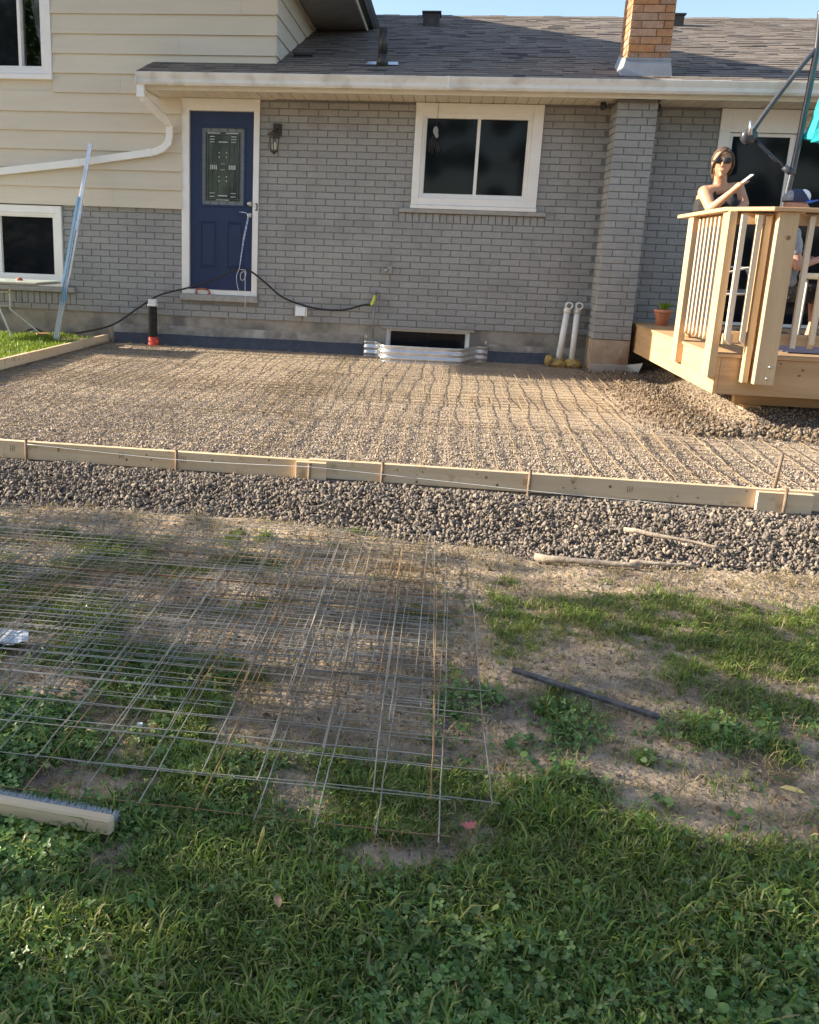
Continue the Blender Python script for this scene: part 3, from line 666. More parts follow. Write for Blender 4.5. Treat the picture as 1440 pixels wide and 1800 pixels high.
c_ = G(); b_ = G()
def cam_h(x0, x1, z, t=.006): c_.box((x0, .030, z-t/2), (x1, .040, z+t/2))
def cam_v(x, z0, z1, t=.006): c_.box((x-t/2, .0295, z0), (x+t/2, .0395, z1))
ix0, ix1, iz0, iz1 = gx0+bw, gx1-bw, gz0+bw, gz1-bw; W_, H_ = ix1-ix0, iz1-iz0; cx = (ix0+ix1)/2
for x in (ix0, ix1, ix0+.025, ix1-.025): cam_v(x, iz0, iz1)
for z in (iz0, iz1, iz0+.025, iz1-.025): cam_h(ix0, ix1, z)
for t in np.linspace(0, 1, 8)[1:-1]:
    cam_h(gx0, ix0, gz0+t*(gz1-gz0), .004); cam_h(ix1, gx1, gz0+t*(gz1-gz0), .004)
for t in np.linspace(0, 1, 6)[1:-1]:
    cam_v(gx0+t*(gx1-gx0), gz0, iz0, .004); cam_v(gx0+t*(gx1-gx0), iz1, gz1, .004)
for sx in (-1, 1):
    cam_v(cx+sx*.07, iz0+.08, iz1-.08, .004); cam_v(cx+sx*.13, iz0+.06, iz1-.06, .004)
    for zz in (iz1-.05, iz1-.08, iz1-.11, iz0+.05, iz0+.09):
        b_.box((cx+sx*.13-.03, .026, zz-.004), (cx+sx*.13+.03, .029, zz+.004))
    for k in range(4): b_.box((cx+sx*(.08+.022*k)-.006, .026, (iz0+iz1)/2-.03), (cx+sx*(.08+.022*k)+.006, .0285, (iz0+iz1)/2+.02))
    for zz in (.16, .11, -.11, -.16): b_.box((cx+sx*.045-.007, .026, (iz0+iz1)/2+zz-.007), (cx+sx*.045+.007, .029, (iz0+iz1)/2+zz+.007))
    b_.box((cx+sx*.11-.075, .026, iz1-.016), (cx+sx*.11+.075, .029, iz1-.006))
b_.box((cx-.055, .026, iz1-.115), (cx+.055, .029, iz1-.105)); b_.box((cx-.055, .026, iz0+.055), (cx+.055, .029, iz0+.067)); b_.box((cx-.08, .026, iz0+.008), (cx+.08, .029, iz0+.016))
for a, b in (((cx-.025, .03), (cx+.025, .036)), ((cx-.025, -.036), (cx+.025, -.03))): b_.box((a[0], .026, (iz0+iz1)/2+a[1]), (b[0], .029, (iz0+iz1)/2+b[1]))
cam_v(cx-.03, (iz0+iz1)/2-.04, (iz0+iz1)/2+.04, .006); cam_v(cx+.03, (iz0+iz1)/2-.04, (iz0+iz1)/2+.04, .006)
part('caming', c_, 'caming', lite); part('bevel_pieces', b_, 'bevelglass', lite)
for x0, x1 in ((-.83, -.62), (-.50, -.29)):
    g = G(); frame(g, x0, x1, .60, 1.15, .018, .010, .025); g.box((x0+.03, .008, .63), (x1-.03, .022, 1.12)); part('raised_panel', g, 'navy', slab, bevel=.006)
for z in (1.365, 1.235):
    g = G(); g.lathe((-.213, .02, z), [(.03, 0), (.03, -.012), (.012, -.014), (.012, -.035), (.026, -.045), (.026, -.06), (.012, -.068)], 14, 'y'); part('door_knob', g, 'steel', slab)
g = G(); g.tube([(-.135, -.028, 1.37), (-.118, -.04, 1.36), (-.118, -.04, 1.30), (-.135, -.028, 1.29)], .008, 6); part('strike_plate', g, 'darkmetal', door)
# ---- patio door
g = G()
for a in wall_rects(5.05, 7.15, .19, 2.53, [(5.165, 7.05, .19, 2.29)]): g.box((a[0], -.03, a[2]), (a[1], .12, a[3]))
pd = part('patio_door', g, 'white', house, bevel=.003)
for x0, x1, yy in ((5.175, 5.85, .03), (5.855, 7.04, .055)):
    f = G(); frame(f, x0, x1, .2, 2.285, .035, yy-.015, yy+.02); ds = part('door_slide', f, 'white', pd)
    p = G(); p.box((x0+.03, yy, .23), (x1-.03, yy+.004, 2.255)); part('pane', p, 'glass', ds)
g = G(); g.lathe((6.02, -.03, 2.40), [(.10, 0), (.10, -.02), (.085, -.05), (.04, -.07)], 20, 'y'); part('light_dome', g, 'creamcloth', pd)

# ---------------------------------------------------------------- fixtures on the wall
lamp = thing('wall_lantern', 'dark bronze coach lantern on the grey brick right of the blue door', 'wall lamp', (.09, 0, 2.1))
g = G(); g.box((.055, -.03, 2.13), (.155, .0, 2.27)); g.box((.07, -.045, 2.15), (.14, -.03, 2.25)); part('back_plate', g, 'darkmetal', lamp, bevel=.004)
g = G(); g.tube([(.10, -.04, 2.2), (.10, -.09, 2.22), (.095, -.12, 2.18)], .012, 8); part('arm', g, 'darkmetal', lamp)
g = G(); g.lathe((.09, -.12, 0), [(.02, 2.19), (.045, 2.165), (.085, 2.145), (.085, 2.135), (.06, 2.13)], 4, smooth=False); g.lathe((.09, -.12, 0), [(.058, 2.13), (.055, 2.10), (.05, 2.10)], 4, smooth=False); part('lamp_roof', g, 'darkmetal', lamp)
g = G()
for a in range(4):
    t = PI/4+a*PI/2+PI/4
    g.tube([(.09+.056*math.cos(t), -.12+.056*math.sin(t), 2.11), (.09+.04*math.cos(t), -.12+.04*math.sin(t), 1.955)], .006, 6)
g.lathe((.09, -.12, 0), [(.046, 1.962), (.046, 1.95), (.02, 1.935), (.008, 1.92)], 4, smooth=False); part('cage', g, 'darkmetal', lamp)
g = G(); g.lathe((.09, -.12, 0), [(.012, 1.965), (.02, 1.99), (.02, 2.03), (.008, 2.06)], 10); part('candle_bulb', g, 'creamcloth', lamp)

t = thing('vent_hood', 'small white dryer vent hood low on the brick wall', 'vent', (.454, 0, .144))
g = G(); g.box((.375, -.02, .065), (.52, 0, .205)); part('flange', g, 'white', t, bevel=.004)
g = G(); g.prism([(-.02, .195), (-.05, .185), (-.095, .08), (-.09, .075), (-.02, .075)], 'x', .39, .505); part('hood', g, 'white', t, bevel=.004)
g = G(); g.box((.40, -.085, .070), (.495, -.02, .0745)); part('flap', g, 'darkmetal', t)

t = thing('pipe_tee', 'painted grey pipe stub with a side knob on the brick wall above the tap', 'pipe fitting', (1.497, 0, .67))
g = G(); g.box((1.47, -.035, .62), (1.53, 0, .71)); g.tube([(1.50, -.02, .71), (1.50, -.02, .76)], .006, 6); part('box', g, 'brick', t, bevel=.006)
g = G(); g.tube([(1.48, -.03, .66), (1.44, -.05, .655)], .018, 10); g.tube([(1.44, -.05, .655), (1.43, -.055, .65)], .008, 8); part('knob', g, 'steel', t)

tap = thing('garden_tap', 'grey standpipe tap with yellow green hose fitting on the brick wall', 'tap', (1.36, -.03, -.18))
g = G(); g.tube([(1.335, -.03, -.17), (1.338, -.03, .36)], .010, 8); g.lathe((1.335, -.02, -.17), [(.03, 0), (.02, .015)], 10); part('riser_pipe', g, 'flash', tap)
g = G(); g.lathe((1.34, -.035, .34), [(.016, 0), (.022, .01), (.022, .05), (.03, .055), (.03, .065), (.01, .068)], 10); part('valve', g, 'flash', tap)
g = G(); g.tube([(1.34, -.06, .36), (1.335, -.075, .31), (1.315, -.07, .26), (1.30, -.07, .245)], [.017, .018, .02, .018], 10); part('hose_fitting', g, 'hosegreen', tap)

# hose across the wall, held by a rope
def spline(pts, n=8):
    P = [Vector(p) for p in pts]; out = []
    for i in range(len(P)-1):
        p0, p1, p2, p3 = P[max(i-1, 0)], P[i], P[i+1], P[min(i+2, len(P)-1)]
        for k in range(n):
            t = k/n; out.append(.5*((2*p1)+(p2-p0)*t+(2*p0-5*p1+4*p2-p3)*t*t+(3*p1-p0-3*p2+p3)*t**3))
    return out+[P[-1]]
def wp(x, y, Y): return tuple(at(x, y, Y=Y))
g = G(); g.tube(spline([(-3.4, -.25, -.27), (-3.1, -.32, -.29), wp(60, 578, -.2), wp(75, 583, -.16), wp(110, 588, -.12), wp(150, 583, -.10), wp(200, 570, -.09), wp(245, 540, -.09), wp(280, 519, -.09), wp(330, 506, -.10), wp(375, 492, -.11), wp(405, 477, -.12), wp(420, 474, -.13), wp(434, 474, -.12), wp(447, 481, -.10), wp(470, 500, -.06), wp(500, 524, -.06), wp(550, 541, -.06), wp(600, 545, -.06), wp(640, 536, -.06), (1.315, -.065, .248)]), .0115, 8)
single('garden_hose', g, 'black', 'black hose sagging across the blue door and the brick wall to the tap', 'hose')
g = G()
kx = (-.213, -.055, 1.235)
for dx in (-.006, .006): g.tube(spline([(kx[0]+dx, -.06, 1.235), (kx[0]-.05+dx, -.09, .95), wp(421, 472, -.13)]), .0035, 6)
g.tube(spline([(kx[0], -.07, 1.235), (kx[0]-.04, -.075, 1.26), (kx[0]-.11, -.07, 1.265)]), .004, 6)
single('rope', g, 'rope', 'blue and white rope tied from the door knob to the black hose', 'rope')
g = G()
for pts in ([wp(421, 472, -.14), wp(416, 485, -.14), wp(417, 500, -.1), wp(420, 512, -.1)], [wp(423, 474, -.14), wp(432, 476, -.14), wp(430, 490, -.14), wp(424, 492, -.14), wp(423, 482, -.14), wp(430, 478, -.14), wp(431, 500, -.12), wp(431, 540, -.1)]): g.tube(spline(pts), .003, 5)
single('string', g, 'string', 'loose white string hanging from the hose in front of the blue door', 'string')
g = G(); g.tube(spline([(-.86, -.05, .285), (-.855, -.05, .325), (-.82, -.05, .345), (-.75, -.05, .345), (-.70, -.05, .325), (-.69, -.05, .283)]), .011, 8); g.box((-.87, -.065, .280), (-.845, -.03, .30)); g.box((-.705, -.065, .280), (-.68, -.03, .30))
single('handle', g, 'redpaint', 'red brown arched tool handle lying on the blue door sill', 'handle')

# cameras under the eave
for x, y, r in ((3.74, -.25, .035), (4.33, -.18, .03)):
    g = G(); g.lathe((x, y, 2.53), [(.03, 0), (.03, -.03)], 12); g.lathe((x, y-.05, 2.485), [(.02, .08), (r, .05), (r, -.02), (.02, -.035)], 12, 'y')
    single('security_camera', g, 'black', 'black security camera under the soffit '+('left of the brick pillar' if x < 4 else 'right of the brick pillar'), 'camera')
# wind chime in front of the window
ch = thing('wind_chime', 'dark wind chime hanging from the soffit by the window', 'wind chime', (1.96, -.12, 2.53))
g = G(); g.tube([(1.96, -.12, 2.535), (1.955, -.12, 2.27)], .0025, 5); part('cord', g, 'darkmetal', ch)
g = G(); g.ell((1.945, -.12, 2.22), (.03, .01, .05)); g.ell((1.96, -.12, 2.17), (.02, .01, .03)); part('ornament', g, 'flash', ch)
for k in range(7):
    g = G(); x = 1.88+.022*k; zt = 2.16-.03*abs(k-3)*.5; g.tube([(x, -.12, zt), (x-.004*k+.01, -.12, zt-.12-.025*(k % 3))], .004, 6); part('chime_rod', g, 'darkmetal', ch)
g = G()
for k in range(7): x = 1.88+.022*k; g.tube([(1.955, -.12, 2.2), (x, -.12, 2.16-.03*abs(k-3)*.5)], .0012, 4)
part('threads', g, 'darkmetal', ch)

# window well
well = thing('window_well', 'corrugated galvanised steel window well round the basement window', 'window well', (1.98, -.3, -.38))
path = [(1.235, -.018), (1.36, -.02), (1.40, -.04), (1.47, -.40), (1.52, -.44), (2.36, -.44), (2.43, -.40), (2.58, -.05), (2.62, -.02), (2.73, -.018)]
pp = []
for i in range(len(path)-1):
    a, b = Vector(path[i]), Vector(path[i+1]); n = max(1, int((b-a).length/.06))
    for k in range(n): pp.append(a+(b-a)*k/n)
pp.append(Vector(path[-1])); nz_ = 40; z0, z1 = -.50, -.195; vs = []
for i, p in enumerate(pp):
    t = (pp[min(i+1, len(pp)-1)]-pp[max(i-1, 0)]).normalized(); nn = Vector((t.y, -t.x))
    for k in range(nz_+1):
        z = z0+(z1-z0)*k/nz_; o = .011*math.cos((z-z1)*2*PI/.068)
        if i < 2 or i > len(pp)-3: o *= .6
        vs.append((p.x+nn.x*o, min(p.y+nn.y*o, -.008), z))
m_ = nz_+1; g = G(); g.add(vs, [(i*m_+k, (i+1)*m_+k, (i+1)*m_+k+1, i*m_+k+1) for i in range(len(pp)-1) for k in range(nz_)], True)
o = part('corrugated_wall', g, 'galv', well); md = o.modifiers.new('thickness', 'SOLIDIFY'); md.thickness = .002
g = G(); g.tube([(p.x, min(p.y, -.01), z1+.003) for p in pp], .006, 6); part('rolled_rim', g, 'galv', well)
for x in (1.26, 2.70):
    g = G(); g.tube([(x, -.03, -.19), (x, -.03, -.11)], .006, 6); g.tube([(x-.02, -.03, -.13), (x+.02, -.03, -.13)], .005, 6); part('bracket', g, 'steel', well)

# pipes
t = thing('corrugated_pipe', 'black corrugated pipe with a white cap and red base at the wall', 'pipe', (-1.36, -.12, -.37))
bx, by = -1.385, -.13
prof = []
for k in range(22): prof += [(.047, -.25+k*.0175), (.055, -.246+k*.0175), (.055, -.238+k*.0175), (.047, -.235+k*.0175)]
g = G(); g.lathe((bx, by, 0), prof, 20, smooth=False); part('corrugated_tube', g, 'black', t)
g = G(); g.box((bx-.055, by-.055, .115), (bx+.055, by+.055, .14)); g.box((bx-.046, by-.046, .14), (bx+.046, by+.046, .20)); part('white_cap', g, 'white', t, bevel=.006)
g = G(); g.lathe((bx, by, 0), [(.066, -.40), (.066, -.32), (.062, -.32), (.062, -.27), (.058, -.26)], 20); g.box((bx+.05, by-.08, -.33), (bx+.085, by-.03, -.29)); part('red_collar', g, 'red', t)
for i, (xt, xb) in enumerate(((3.60, 3.545), (3.715, 3.70))):
    lab = ['left white plastic pipe of the pair leaning by the brick pillar', 'right white plastic pipe of the pair leaning by the brick pillar'][i]
    t = thing('plastic_pipe', lab, 'pipe', (xb, -.12, -.33), 'white pipes by the pillar')
    top = Vector((xt, -.1, .30)); bot = Vector((xb, -.13, -.36))
    g = G(); g.tube([bot, top], .034, 16); part('pipe_barrel', g, 'pvc', t)
    g = G()
    R0, R1 = .043, .029; vs = []; c0 = top+Vector((.012, -.0, .045))
    for yy in (-.055, .04):
        for r in (R0, R1):
            vs += [c0+Vector((r*math.cos(a), yy, r*math.sin(a))) for a in [2*PI*k/20 for k in range(20)]]
    fs = []
    for k in range(20):
        q = (k+1) % 20; fs += [(k, q, 20+q, 20+k), (40+k, 60+k, 60+q, 40+q), (k, 40+k, 40+q, q), (20+k, 20+q, 60+q, 60+k)]
    g.add(vs, fs, False); g.tube([top-Vector((0, 0, .04)), top+Vector((0, 0, .02))], .041, 16); part('elbow', g, 'pvc', t)
    g = G(); g.lathe(bot+Vector((.002, -.01, .06)), [(.045, -.05), (.048, -.01), (.036, .02)], 14); part('coupling', g, 'pvc', t)
g = G()
def crumple(p, d):
    n = noise.noise(Vector(d)*3.0)*.35+noise.noise(Vector(d)*8)*.12; return p*(1+n)
g.ell((3.54, -.15, -.335), (.11, .10, .06), 20, 12, fn=crumple); g.ell((3.71, -.15, -.335), (.11, .10, .065), 20, 12, fn=crumple); g.ell((3.44, -.15, -.30), (.05, .07, .07), 14, 9, fn=crumple)
single('pipe_wrap', g, 'tape', 'stained yellow sheeting bunched round the feet of the white pipes', 'sheeting')

# ---------------------------------------------------------------- left yard
g = G(); bp_ = Vector((-2.44, -.62, -.335)); tp_ = Vector((-2.13, -.125, 1.985))
d = tp_-bp_
pole = thing('straightedge', 'long blue and silver metal screed bar leaning on the house wall', 'straightedge', tuple(bp_))
up = Vector((0, -1, .2))
def pt(t): return bp_+d*t
g = G(); g.beam(pt(.565), pt(1.0), .045, .03, up); part('upper_bar', g, 'galv', pole, bevel=.003)
g = G(); g.beam(pt(.315), pt(.74), .03, .02, up); g2 = G()
off = Vector((-.026, -.02, 0))
g = G(); g.beam(pt(.30)+off, pt(.735)+off, .026, .022, up); part('blue_rail', g, 'bluepaint', pole)
g = G(); g.beam(pt(.30)-off*.9, pt(.70)-off*.9, .022, .022, up); part('silver_rail', g, 'galv', pole)
g = G(); g.beam(pt(.0), pt(.33)+Vector((0, .003, 0)), .062, .03, up); part('lower_bar', g, mat('scuffed_blue_silver', (.5, .52, .52), (.62, .63, .62), 10, .4, metal=.4, c3=(.2, .42, .62), s3=3.5), pole, bevel=.003)
g = G(); g.beam(pt(.0)+Vector((0, -.017, 0)), pt(1.0)+Vector((0, -.017, 0)), .008, .002, up); part('bright_edge', g, 'galv', pole)

tab = thing('patio_table', 'pale outdoor table with bent white tube legs at the left yard', 'table', (-3.3, -.75, -.32))
tz = at(0, 495, Y=-1.1).z; e1 = at(87, 494, Y=-.75)
g = G(); g.box((-4.3, -1.15, tz-.004), (e1.x, -.45, tz+.008), Matrix.Rotation(math.radians(2), 3, 'Z')); part('table_top', g, 'tabletop', tab, bevel=.003)
g = G(); xr = e1.x
for (a, b) in (((-4.3, -1.15), (xr, -1.15)), ((xr, -1.15), (xr, -.45))): g.beam((a[0], a[1], tz-.015), (b[0], b[1], tz-.015), .03, .02)
part('apron', g, 'stick', tab)
def lg(pts): 
    g = G(); g.tube(spline(pts, 5), .011, 8); part('leg', g, 'tube', tab)
lg([wp(17, 505, -.8), wp(18, 535, -.8), wp(20, 545, -.8), wp(45, 565, -.65), wp(68, 584, -.55)])
lg([wp(-4, 505, -.95), wp(-1, 540, -.95), wp(8, 562, -.95), wp(22, 596, -.9)])
for yy in (513, 537):
    g = G(); g.tube([wp(-12, yy+2, -.95), wp(3, yy, -.9), wp(18, yy, -.8)], .009, 8); part('cross_bar', g, 'tube', tab)
g = G(); c = at(34, 491, Y=-.8); g.ell((c.x, c.y, tz+.012), (.045, .03, .032), 14, 8); single('brown_stone', g, 'redpaint', 'small brown dome lying on the pale patio table', 'stone')
c = at(78, 585, Y=-.45); g = G(); g.box((c.x-.09, c.y-.05, -.335), (c.x+.07, c.y+.05, -.25), Matrix.Rotation(.5, 3, 'Z')); single('loose_brick', g, 'redbrick', 'loose orange clay brick on the grass by the table leg', 'brick', bevel=.004)
c = at(96, 590, Y=-.4); g = G(); g.box((c.x-.05, c.y-.03, -.33), (c.x+.06, c.y+.03, -.30), Matrix.Rotation(-.3, 3, 'Z')); single('wood_offcut', g, 'stick', 'small grey wood offcut beside the loose brick', 'wood offcut')
c = at(18, 627, Z=-.30); g = G(); g.tube([(c.x, c.y, -.36), (c.x, c.y+.01, -.225)], .007, 8); single('marker_rod', g, 'black', 'short black rod standing in the bright grass at the left', 'rod')

# ---------------------------------------------------------------- form boards
fbm_ = thing('form_board', 'long spruce form board along the front of the gravel with splices', 'form board', (2, FY, -.5))
def fz(x): return -.372+.001*(x-2)
for a, b in ((-7, 1.42), (1.4225, 4.16), (4.1625, 9.5)):
    g = G(); g.box((a, FY, fz(a)-.115), (b, FY+.038, fz(a)), Matrix.Rotation(0, 3, 'Z')); part('board', g, 'form', fbm_, bevel=.002)
for a, b in ((1.35, 1.536), (4.04, 4.345)):
    g = G(); g.box((a, FY-.036, fz(a)-.13), (b, FY-.001, fz(a)-.012)); part('splice_block', g, 'form', fbm_, bevel=.002)
# faded lumber stamps and knots
def stamp(x, kind):
    g = G(); z = fz(x)-.055
    for k in range(3):
        g.box((x+k*.013, FY-.0015, z-.02), (x+k*.013+.003, FY-.0005, z+.02)); g.box((x+k*.013, FY-.0015, z-.012+.008*k), (x+k*.013+.009, FY-.0005, z-.009+.008*k))
    part('lumber_stamp', g, 'ink', fbm_)
for x in (-.5, .22, .62, 2.72, 3.32): stamp(x, 0)
g = G()
for i in range(26):
    x = random.uniform(-.6, 4.6); z = fz(x)-random.uniform(.02, .1); r = random.uniform(.003, .008)
    if 1.33 < x < 1.55 or 4.02 < x < 4.36: continue
    g.lathe((x, FY+.0005, z), [(r*1.3, 0), (r, -.0015)], 8, 'y')
part('knots', g, 'knot', fbm_, kind='stuff')
for i, (x, zt) in enumerate(((-.387, -.355), (.593, -.362), (1.434, -.385), (1.875, -.355), (2.75, -.342), (4.185, -.35))):
    y = FY-.016 if not (1.35 < x < 1.55 or 4.0 < x < 4.4) else FY-.05
    lab = ['first metal stake from the left against the front form board', 'second metal stake from the left against the front form board', 'metal stake holding the left splice block', 'metal stake just right of the left splice block', 'metal stake on the long clear stretch of form board', 'metal stake holding the right splice block'][i]
    g = G(); g.tube([(x, y, -.62), (x+.003, y, zt)], .010, 8); g.tube([(x+.003, y, zt-.004), (x+.003, y, zt)], .012, 8)
    single('form_stake', g, 'stake', lab, 'stake', 'stakes along the front form board')
g = G(); g.tube([at(1362, 850, Y=-5.65)-Vector((0, 0, .08)), at(1376, 797, Y=-5.65)], .011, 8); single('leaning_stake', g, 'stake', 'tall stake leaning behind the right splice of the form board', 'stake')
g = G(); g.tube(spline([(-.37, FY-.03, -.39), (.6, FY-.03, -.425), (1.4, FY-.09, -.40), (1.45, FY-.09, -.40), (1.88, FY-.032, -.43), (2.76, FY-.032, -.468), (3.5, FY-.03, -.49), (4.19, FY-.065, -.505), (4.9, FY-.06, -.51)]), .0018, 5)
single('mason_line', g, 'string', 'thin white string line strung along the front form board', 'string')
lb = thing('form_board', 'short form board closing the left edge of the gravel', 'form board', (LX, -2, -.35))
for a, b in ((-5.68, -2.43), (-2.427, -.06)):
    g = G(); g.box((LX-.038, a, -.36), (LX, b, -.262)); part('board', g, 'form', lb, bevel=.002)
g = G(); g.box((LX-.076, -2.7, -.36), (LX-.040, -2.2, -.268)); part('splice_block', g, 'form', lb)
p = at(196, 598, Y=-.12); g = G(); g.tube([(p.x+.02, -.12, -.40), (p.x-.005, -.12, -.165)], .010, 8); single('form_stake', g, 'tanwire', 'tall thin stake at the house end of the left form board', 'stake')

# ---------------------------------------------------------------- deck
DX, DY, DZ = 4.38, -3.5, .19
deck = thing('deck', 'raised new cedar deck with railing at the right of the house', 'deck', (6, -1.8, -.3))
def dbox(name, a, b, m='wood', bevel=.003, label=None, **k):
    g = G(); g.box(a, b, **k); return part(name, g, m, deck, bevel, label)
dbox('rim_board', (DX-.035, DY-.038, -.13), (DX, -.03, .172), 'woodx'); dbox('rim_board', (DX+.001, DY-.036, -.13), (9.5, DY, .163), 'woodx')
for k in range(24):
    y = DY-.055+k*.147
    if y > -.1: break
    dbox('deck_board', (DX-.05, y, .165), (9.5, y+.14, .19), 'woodx', 0)
for x in (5.3, 6.6, 8.0):
    dbox('beam', (x, DY+.05, -.10), (x+.04, -.05, .160), 'woodx', 0)
dbox('beam', (DX+.3, DY+.45, -.27), (9.4, DY+.53, -.132), 'woodx', 0)
for x in (4.55, 6.4, 8.4): dbox('footing_post', (x+.2, DY+.42, -.5), (x+.34, DY+.56, -.272), 'woodx')
# posts and rails
dbox('post', (DX-.095, -2.50, .0), (DX-.036, -2.34, 1.27)); dbox('post', (DX-.095, -3.56, .0), (DX-.036, -3.39, 1.27))
dbox('post', (4.60, -3.70, -.02), (4.745, -3.56, 1.27), label='thick front deck post with a dark knot and two bolts')
dbox('post', (4.53, -3.635, -.02), (4.575, -3.56, 1.24)); dbox('post', (6.6, -3.66, .0), (6.74, -3.54, 1.27))
g = G(); g.lathe((4.70, -3.702, .12), [(.012, 0), (.012, -.008)], 8, 'y'); g.lathe((4.69, -3.702, .03), [(.012, 0), (.012, -.008)], 8, 'y'); part('bolts', g, 'steel', deck)
g = G()
for i in range(9): g.ell((DX-.036, random.uniform(-3.3, -.5), random.uniform(-.1, .14)), (.003, random.uniform(.006, .014), random.uniform(.005, .010)), 8, 5)
for i in range(9): g.ell((random.uniform(4.5, 6.0), DY-.037, random.uniform(-.1, .14)), (random.uniform(.006, .014), .003, random.uniform(.005, .010)), 8, 5)
for yy in (-2.42, -3.48):
    for zz in (.35, .62, 1.0): g.ell((DX-.096, yy+random.uniform(-.04, .04), zz+random.uniform(-.1, .1)), (.0025, .008, .010), 8, 5)
part('knots', g, 'knot', deck, kind='stuff')
g = G()
for k in range(7):
    for zz in (.30, 1.22): g.ell((DX-.066, -2.60-k*.118, zz), (.002, .004, .004), 6, 4)
for yy in (-2.42, -3.48):
    for zz in (.06, .14): g.lathe((DX-.0955, yy, zz), [(.009, 0), (.008, -.006)], 8, 'x')
for xx in (.1, .4, .9, 1.5):
    for zz in (-.08, .10): g.ell((DX+xx, DY-.0375, zz), (.004, .002, .004), 6, 4)
part('screw_heads', g, 'steel', deck, kind='stuff')
g = G(); g.ell((4.685, -3.699, 1.085), (.02, .004, .018)); part('knot', g, 'knot', deck)
def rail(name, p0, p1, w_, h, m='wood'):
    g = G(); g.beam(p0, p1, w_, h); return part(name, g, m, deck, .003)
g = G(); o_ = .07
g.prism([(DX-.12, -2.02), (DX+.03, -2.02), (DX+.03, -3.46), (4.62, -3.60), (9.5, -3.60), (9.5, -3.74), (4.545, -3.74), (DX-.12, -3.50)], 'z', 1.272, 1.302); part('rail_cap', g, 'woodx', deck, .003)
rail('top_rail', (DX-.01, -2.05, 1.22), (DX-.01, -3.5, 1.22), .03, .085, 'woodx'); rail('bottom_rail', (DX-.01, -2.05, .31), (DX-.01, -3.5, .31), .03, .085, 'woodx')
rail('top_rail', (4.37, -3.54, 1.22), (4.60, -3.585, 1.22), .03, .085, 'woodx'); rail('top_rail', (4.745, -3.62, 1.22), (9.5, -3.62, 1.22), .03, .085, 'woodx')
rail('bottom_rail', (4.37, -3.54, .33), (4.60, -3.585, .33), .03, .085, 'woodx'); rail('bottom_rail', (4.745, -3.62, .33), (9.5, -3.62, .33), .03, .085, 'woodx')
bal = G(); bal.prism([(-.018, -.475), (.018, -.475+.0), (.018, .475), (-.018, .475)], 'y', -.018, .018)
bal = G(); bal.add([(-.019, -.019, -.46), (.019, -.019, -.495), (.019, .019, -.495), (-.019, .019, -.46), (-.019, -.019, .48), (.019, -.019, .48), (.019, .019, .48), (-.019, .019, .48)], ((0, 3, 2, 1), (4, 5, 6, 7), (0, 1, 5, 4), (1, 2, 6, 5), (2, 3, 7, 6), (3, 0, 4, 7)))
bme = bal.mesh('baluster', M['balu'])
for k in range(7): shared('baluster', bme, deck, (DX-.046, -2.60-k*.118, .765), (0, 0, PI/2))
for x in (4.385, 4.49): shared('baluster', bme, deck, (x, -3.595-.2*(x-4.385), .765), (0, 0, 0))
x = 4.85
while x < 9.4:
    if not 6.55 < x < 6.8: shared('baluster', bme, deck, (x, -3.657, .765), (0, 0, PI/2 if int(x*10) % 2 else -PI/2))
    x += .135
dbox('cleat', (4.35, -3.60, .27), (4.43, -3.575, .35)); dbox('cleat', (4.46, -3.62, 1.18), (4.53, -3.60, 1.25))
g = G(); g.add([(5.3, -2.6, .196), (9.3, -2.6, .196), (9.3, -1.0, .196), (5.3, -1.0, .196)], [(0, 1, 2, 3)])
g.box((5.0, -3.2, .192), (9.3, -.9, .20)); single('outdoor_rug', g, 'navycloth', 'dark blue rug spread on the deck boards', 'rug')

pot = thing('flower_pot', 'terracotta pot with a small green seedling on the deck edge', 'flower pot', (4.60, -.45, DZ))
pr = [(.062, 0), (.085, .13), (.09, .135), (.098, .137), (.10, .175), (.09, .175), (.085, .15), (.06, .145)]
g = G(); g.lathe((4.60, -.45, DZ), pr, 24); part('pot', g, 'terracotta', pot)
g = G()
for k in range(9):
    a = k*2.4; l_ = random.uniform(.06, .12); p0 = Vector((4.60, -.45, DZ+.15)); dr = Vector((math.cos(a), math.sin(a), 0))
    p1 = p0+dr*l_*.5+Vector((0, 0, .07)); p2 = p0+dr*l_+Vector((0, 0, .09+.02*(k % 3))); s_ = Vector((-math.sin(a), math.cos(a), 0))*.02
    g.add([p0, p1+s_, p2, p1-s_], [(0, 1, 2, 3)]); 
part('leaves', g, 'brightgrass', pot)

# umbrella
um = thing('cantilever_umbrella', 'black pole cantilever umbrella with folded teal canopy on the deck', 'umbrella', (5.2, -1.6, DZ))
UY = -1.6
def up_(x, y, Y=UY): return Vector(wp(x, y, Y))
m0 = up_(1352, 600); 
g = G(); g.tube(spline([up_(1368, 420)-(up_(1379, 362)-up_(1368, 420))*2.6+Vector((.0, 0, 0)), up_(1368, 420), up_(1379, 362), up_(1398, 280), up_(1414, 200), up_(1428, 130), up_(1437, 80), up_(1443, 20)]), .028, 14); part('mast', g, 'pole', um)
g = G(); g.tube(spline([up_(1322, 232), up_(1350, 192), up_(1390, 140), up_(1425, 97), up_(1450, 68), up_(1500, 20)]), .022, 12); part('boom', g, 'pole', um)
g = G(); g.tube([up_(1326, 244), up_(1360, 278), up_(1382, 297)], .017, 12); g.tube([up_(1378, 293), up_(1396, 308)], .03, 12); part('strut', g, 'pole', um)
c = up_(1316, 240); g = G(); g.lathe(c+Vector((0, 0, 0)), [(.03, -.05), (.068, -.045), (.07, -.01), (.07, .03), (.05, .045)], 18, 'y'); part('crank_housing', g, 'pole', um)
g = G(); g.tube([up_(1319, 238, UY-.09), up_(1320, 212, UY-.09)], [.022, .013], 10); part('crank_handle', g, 'steel', um)
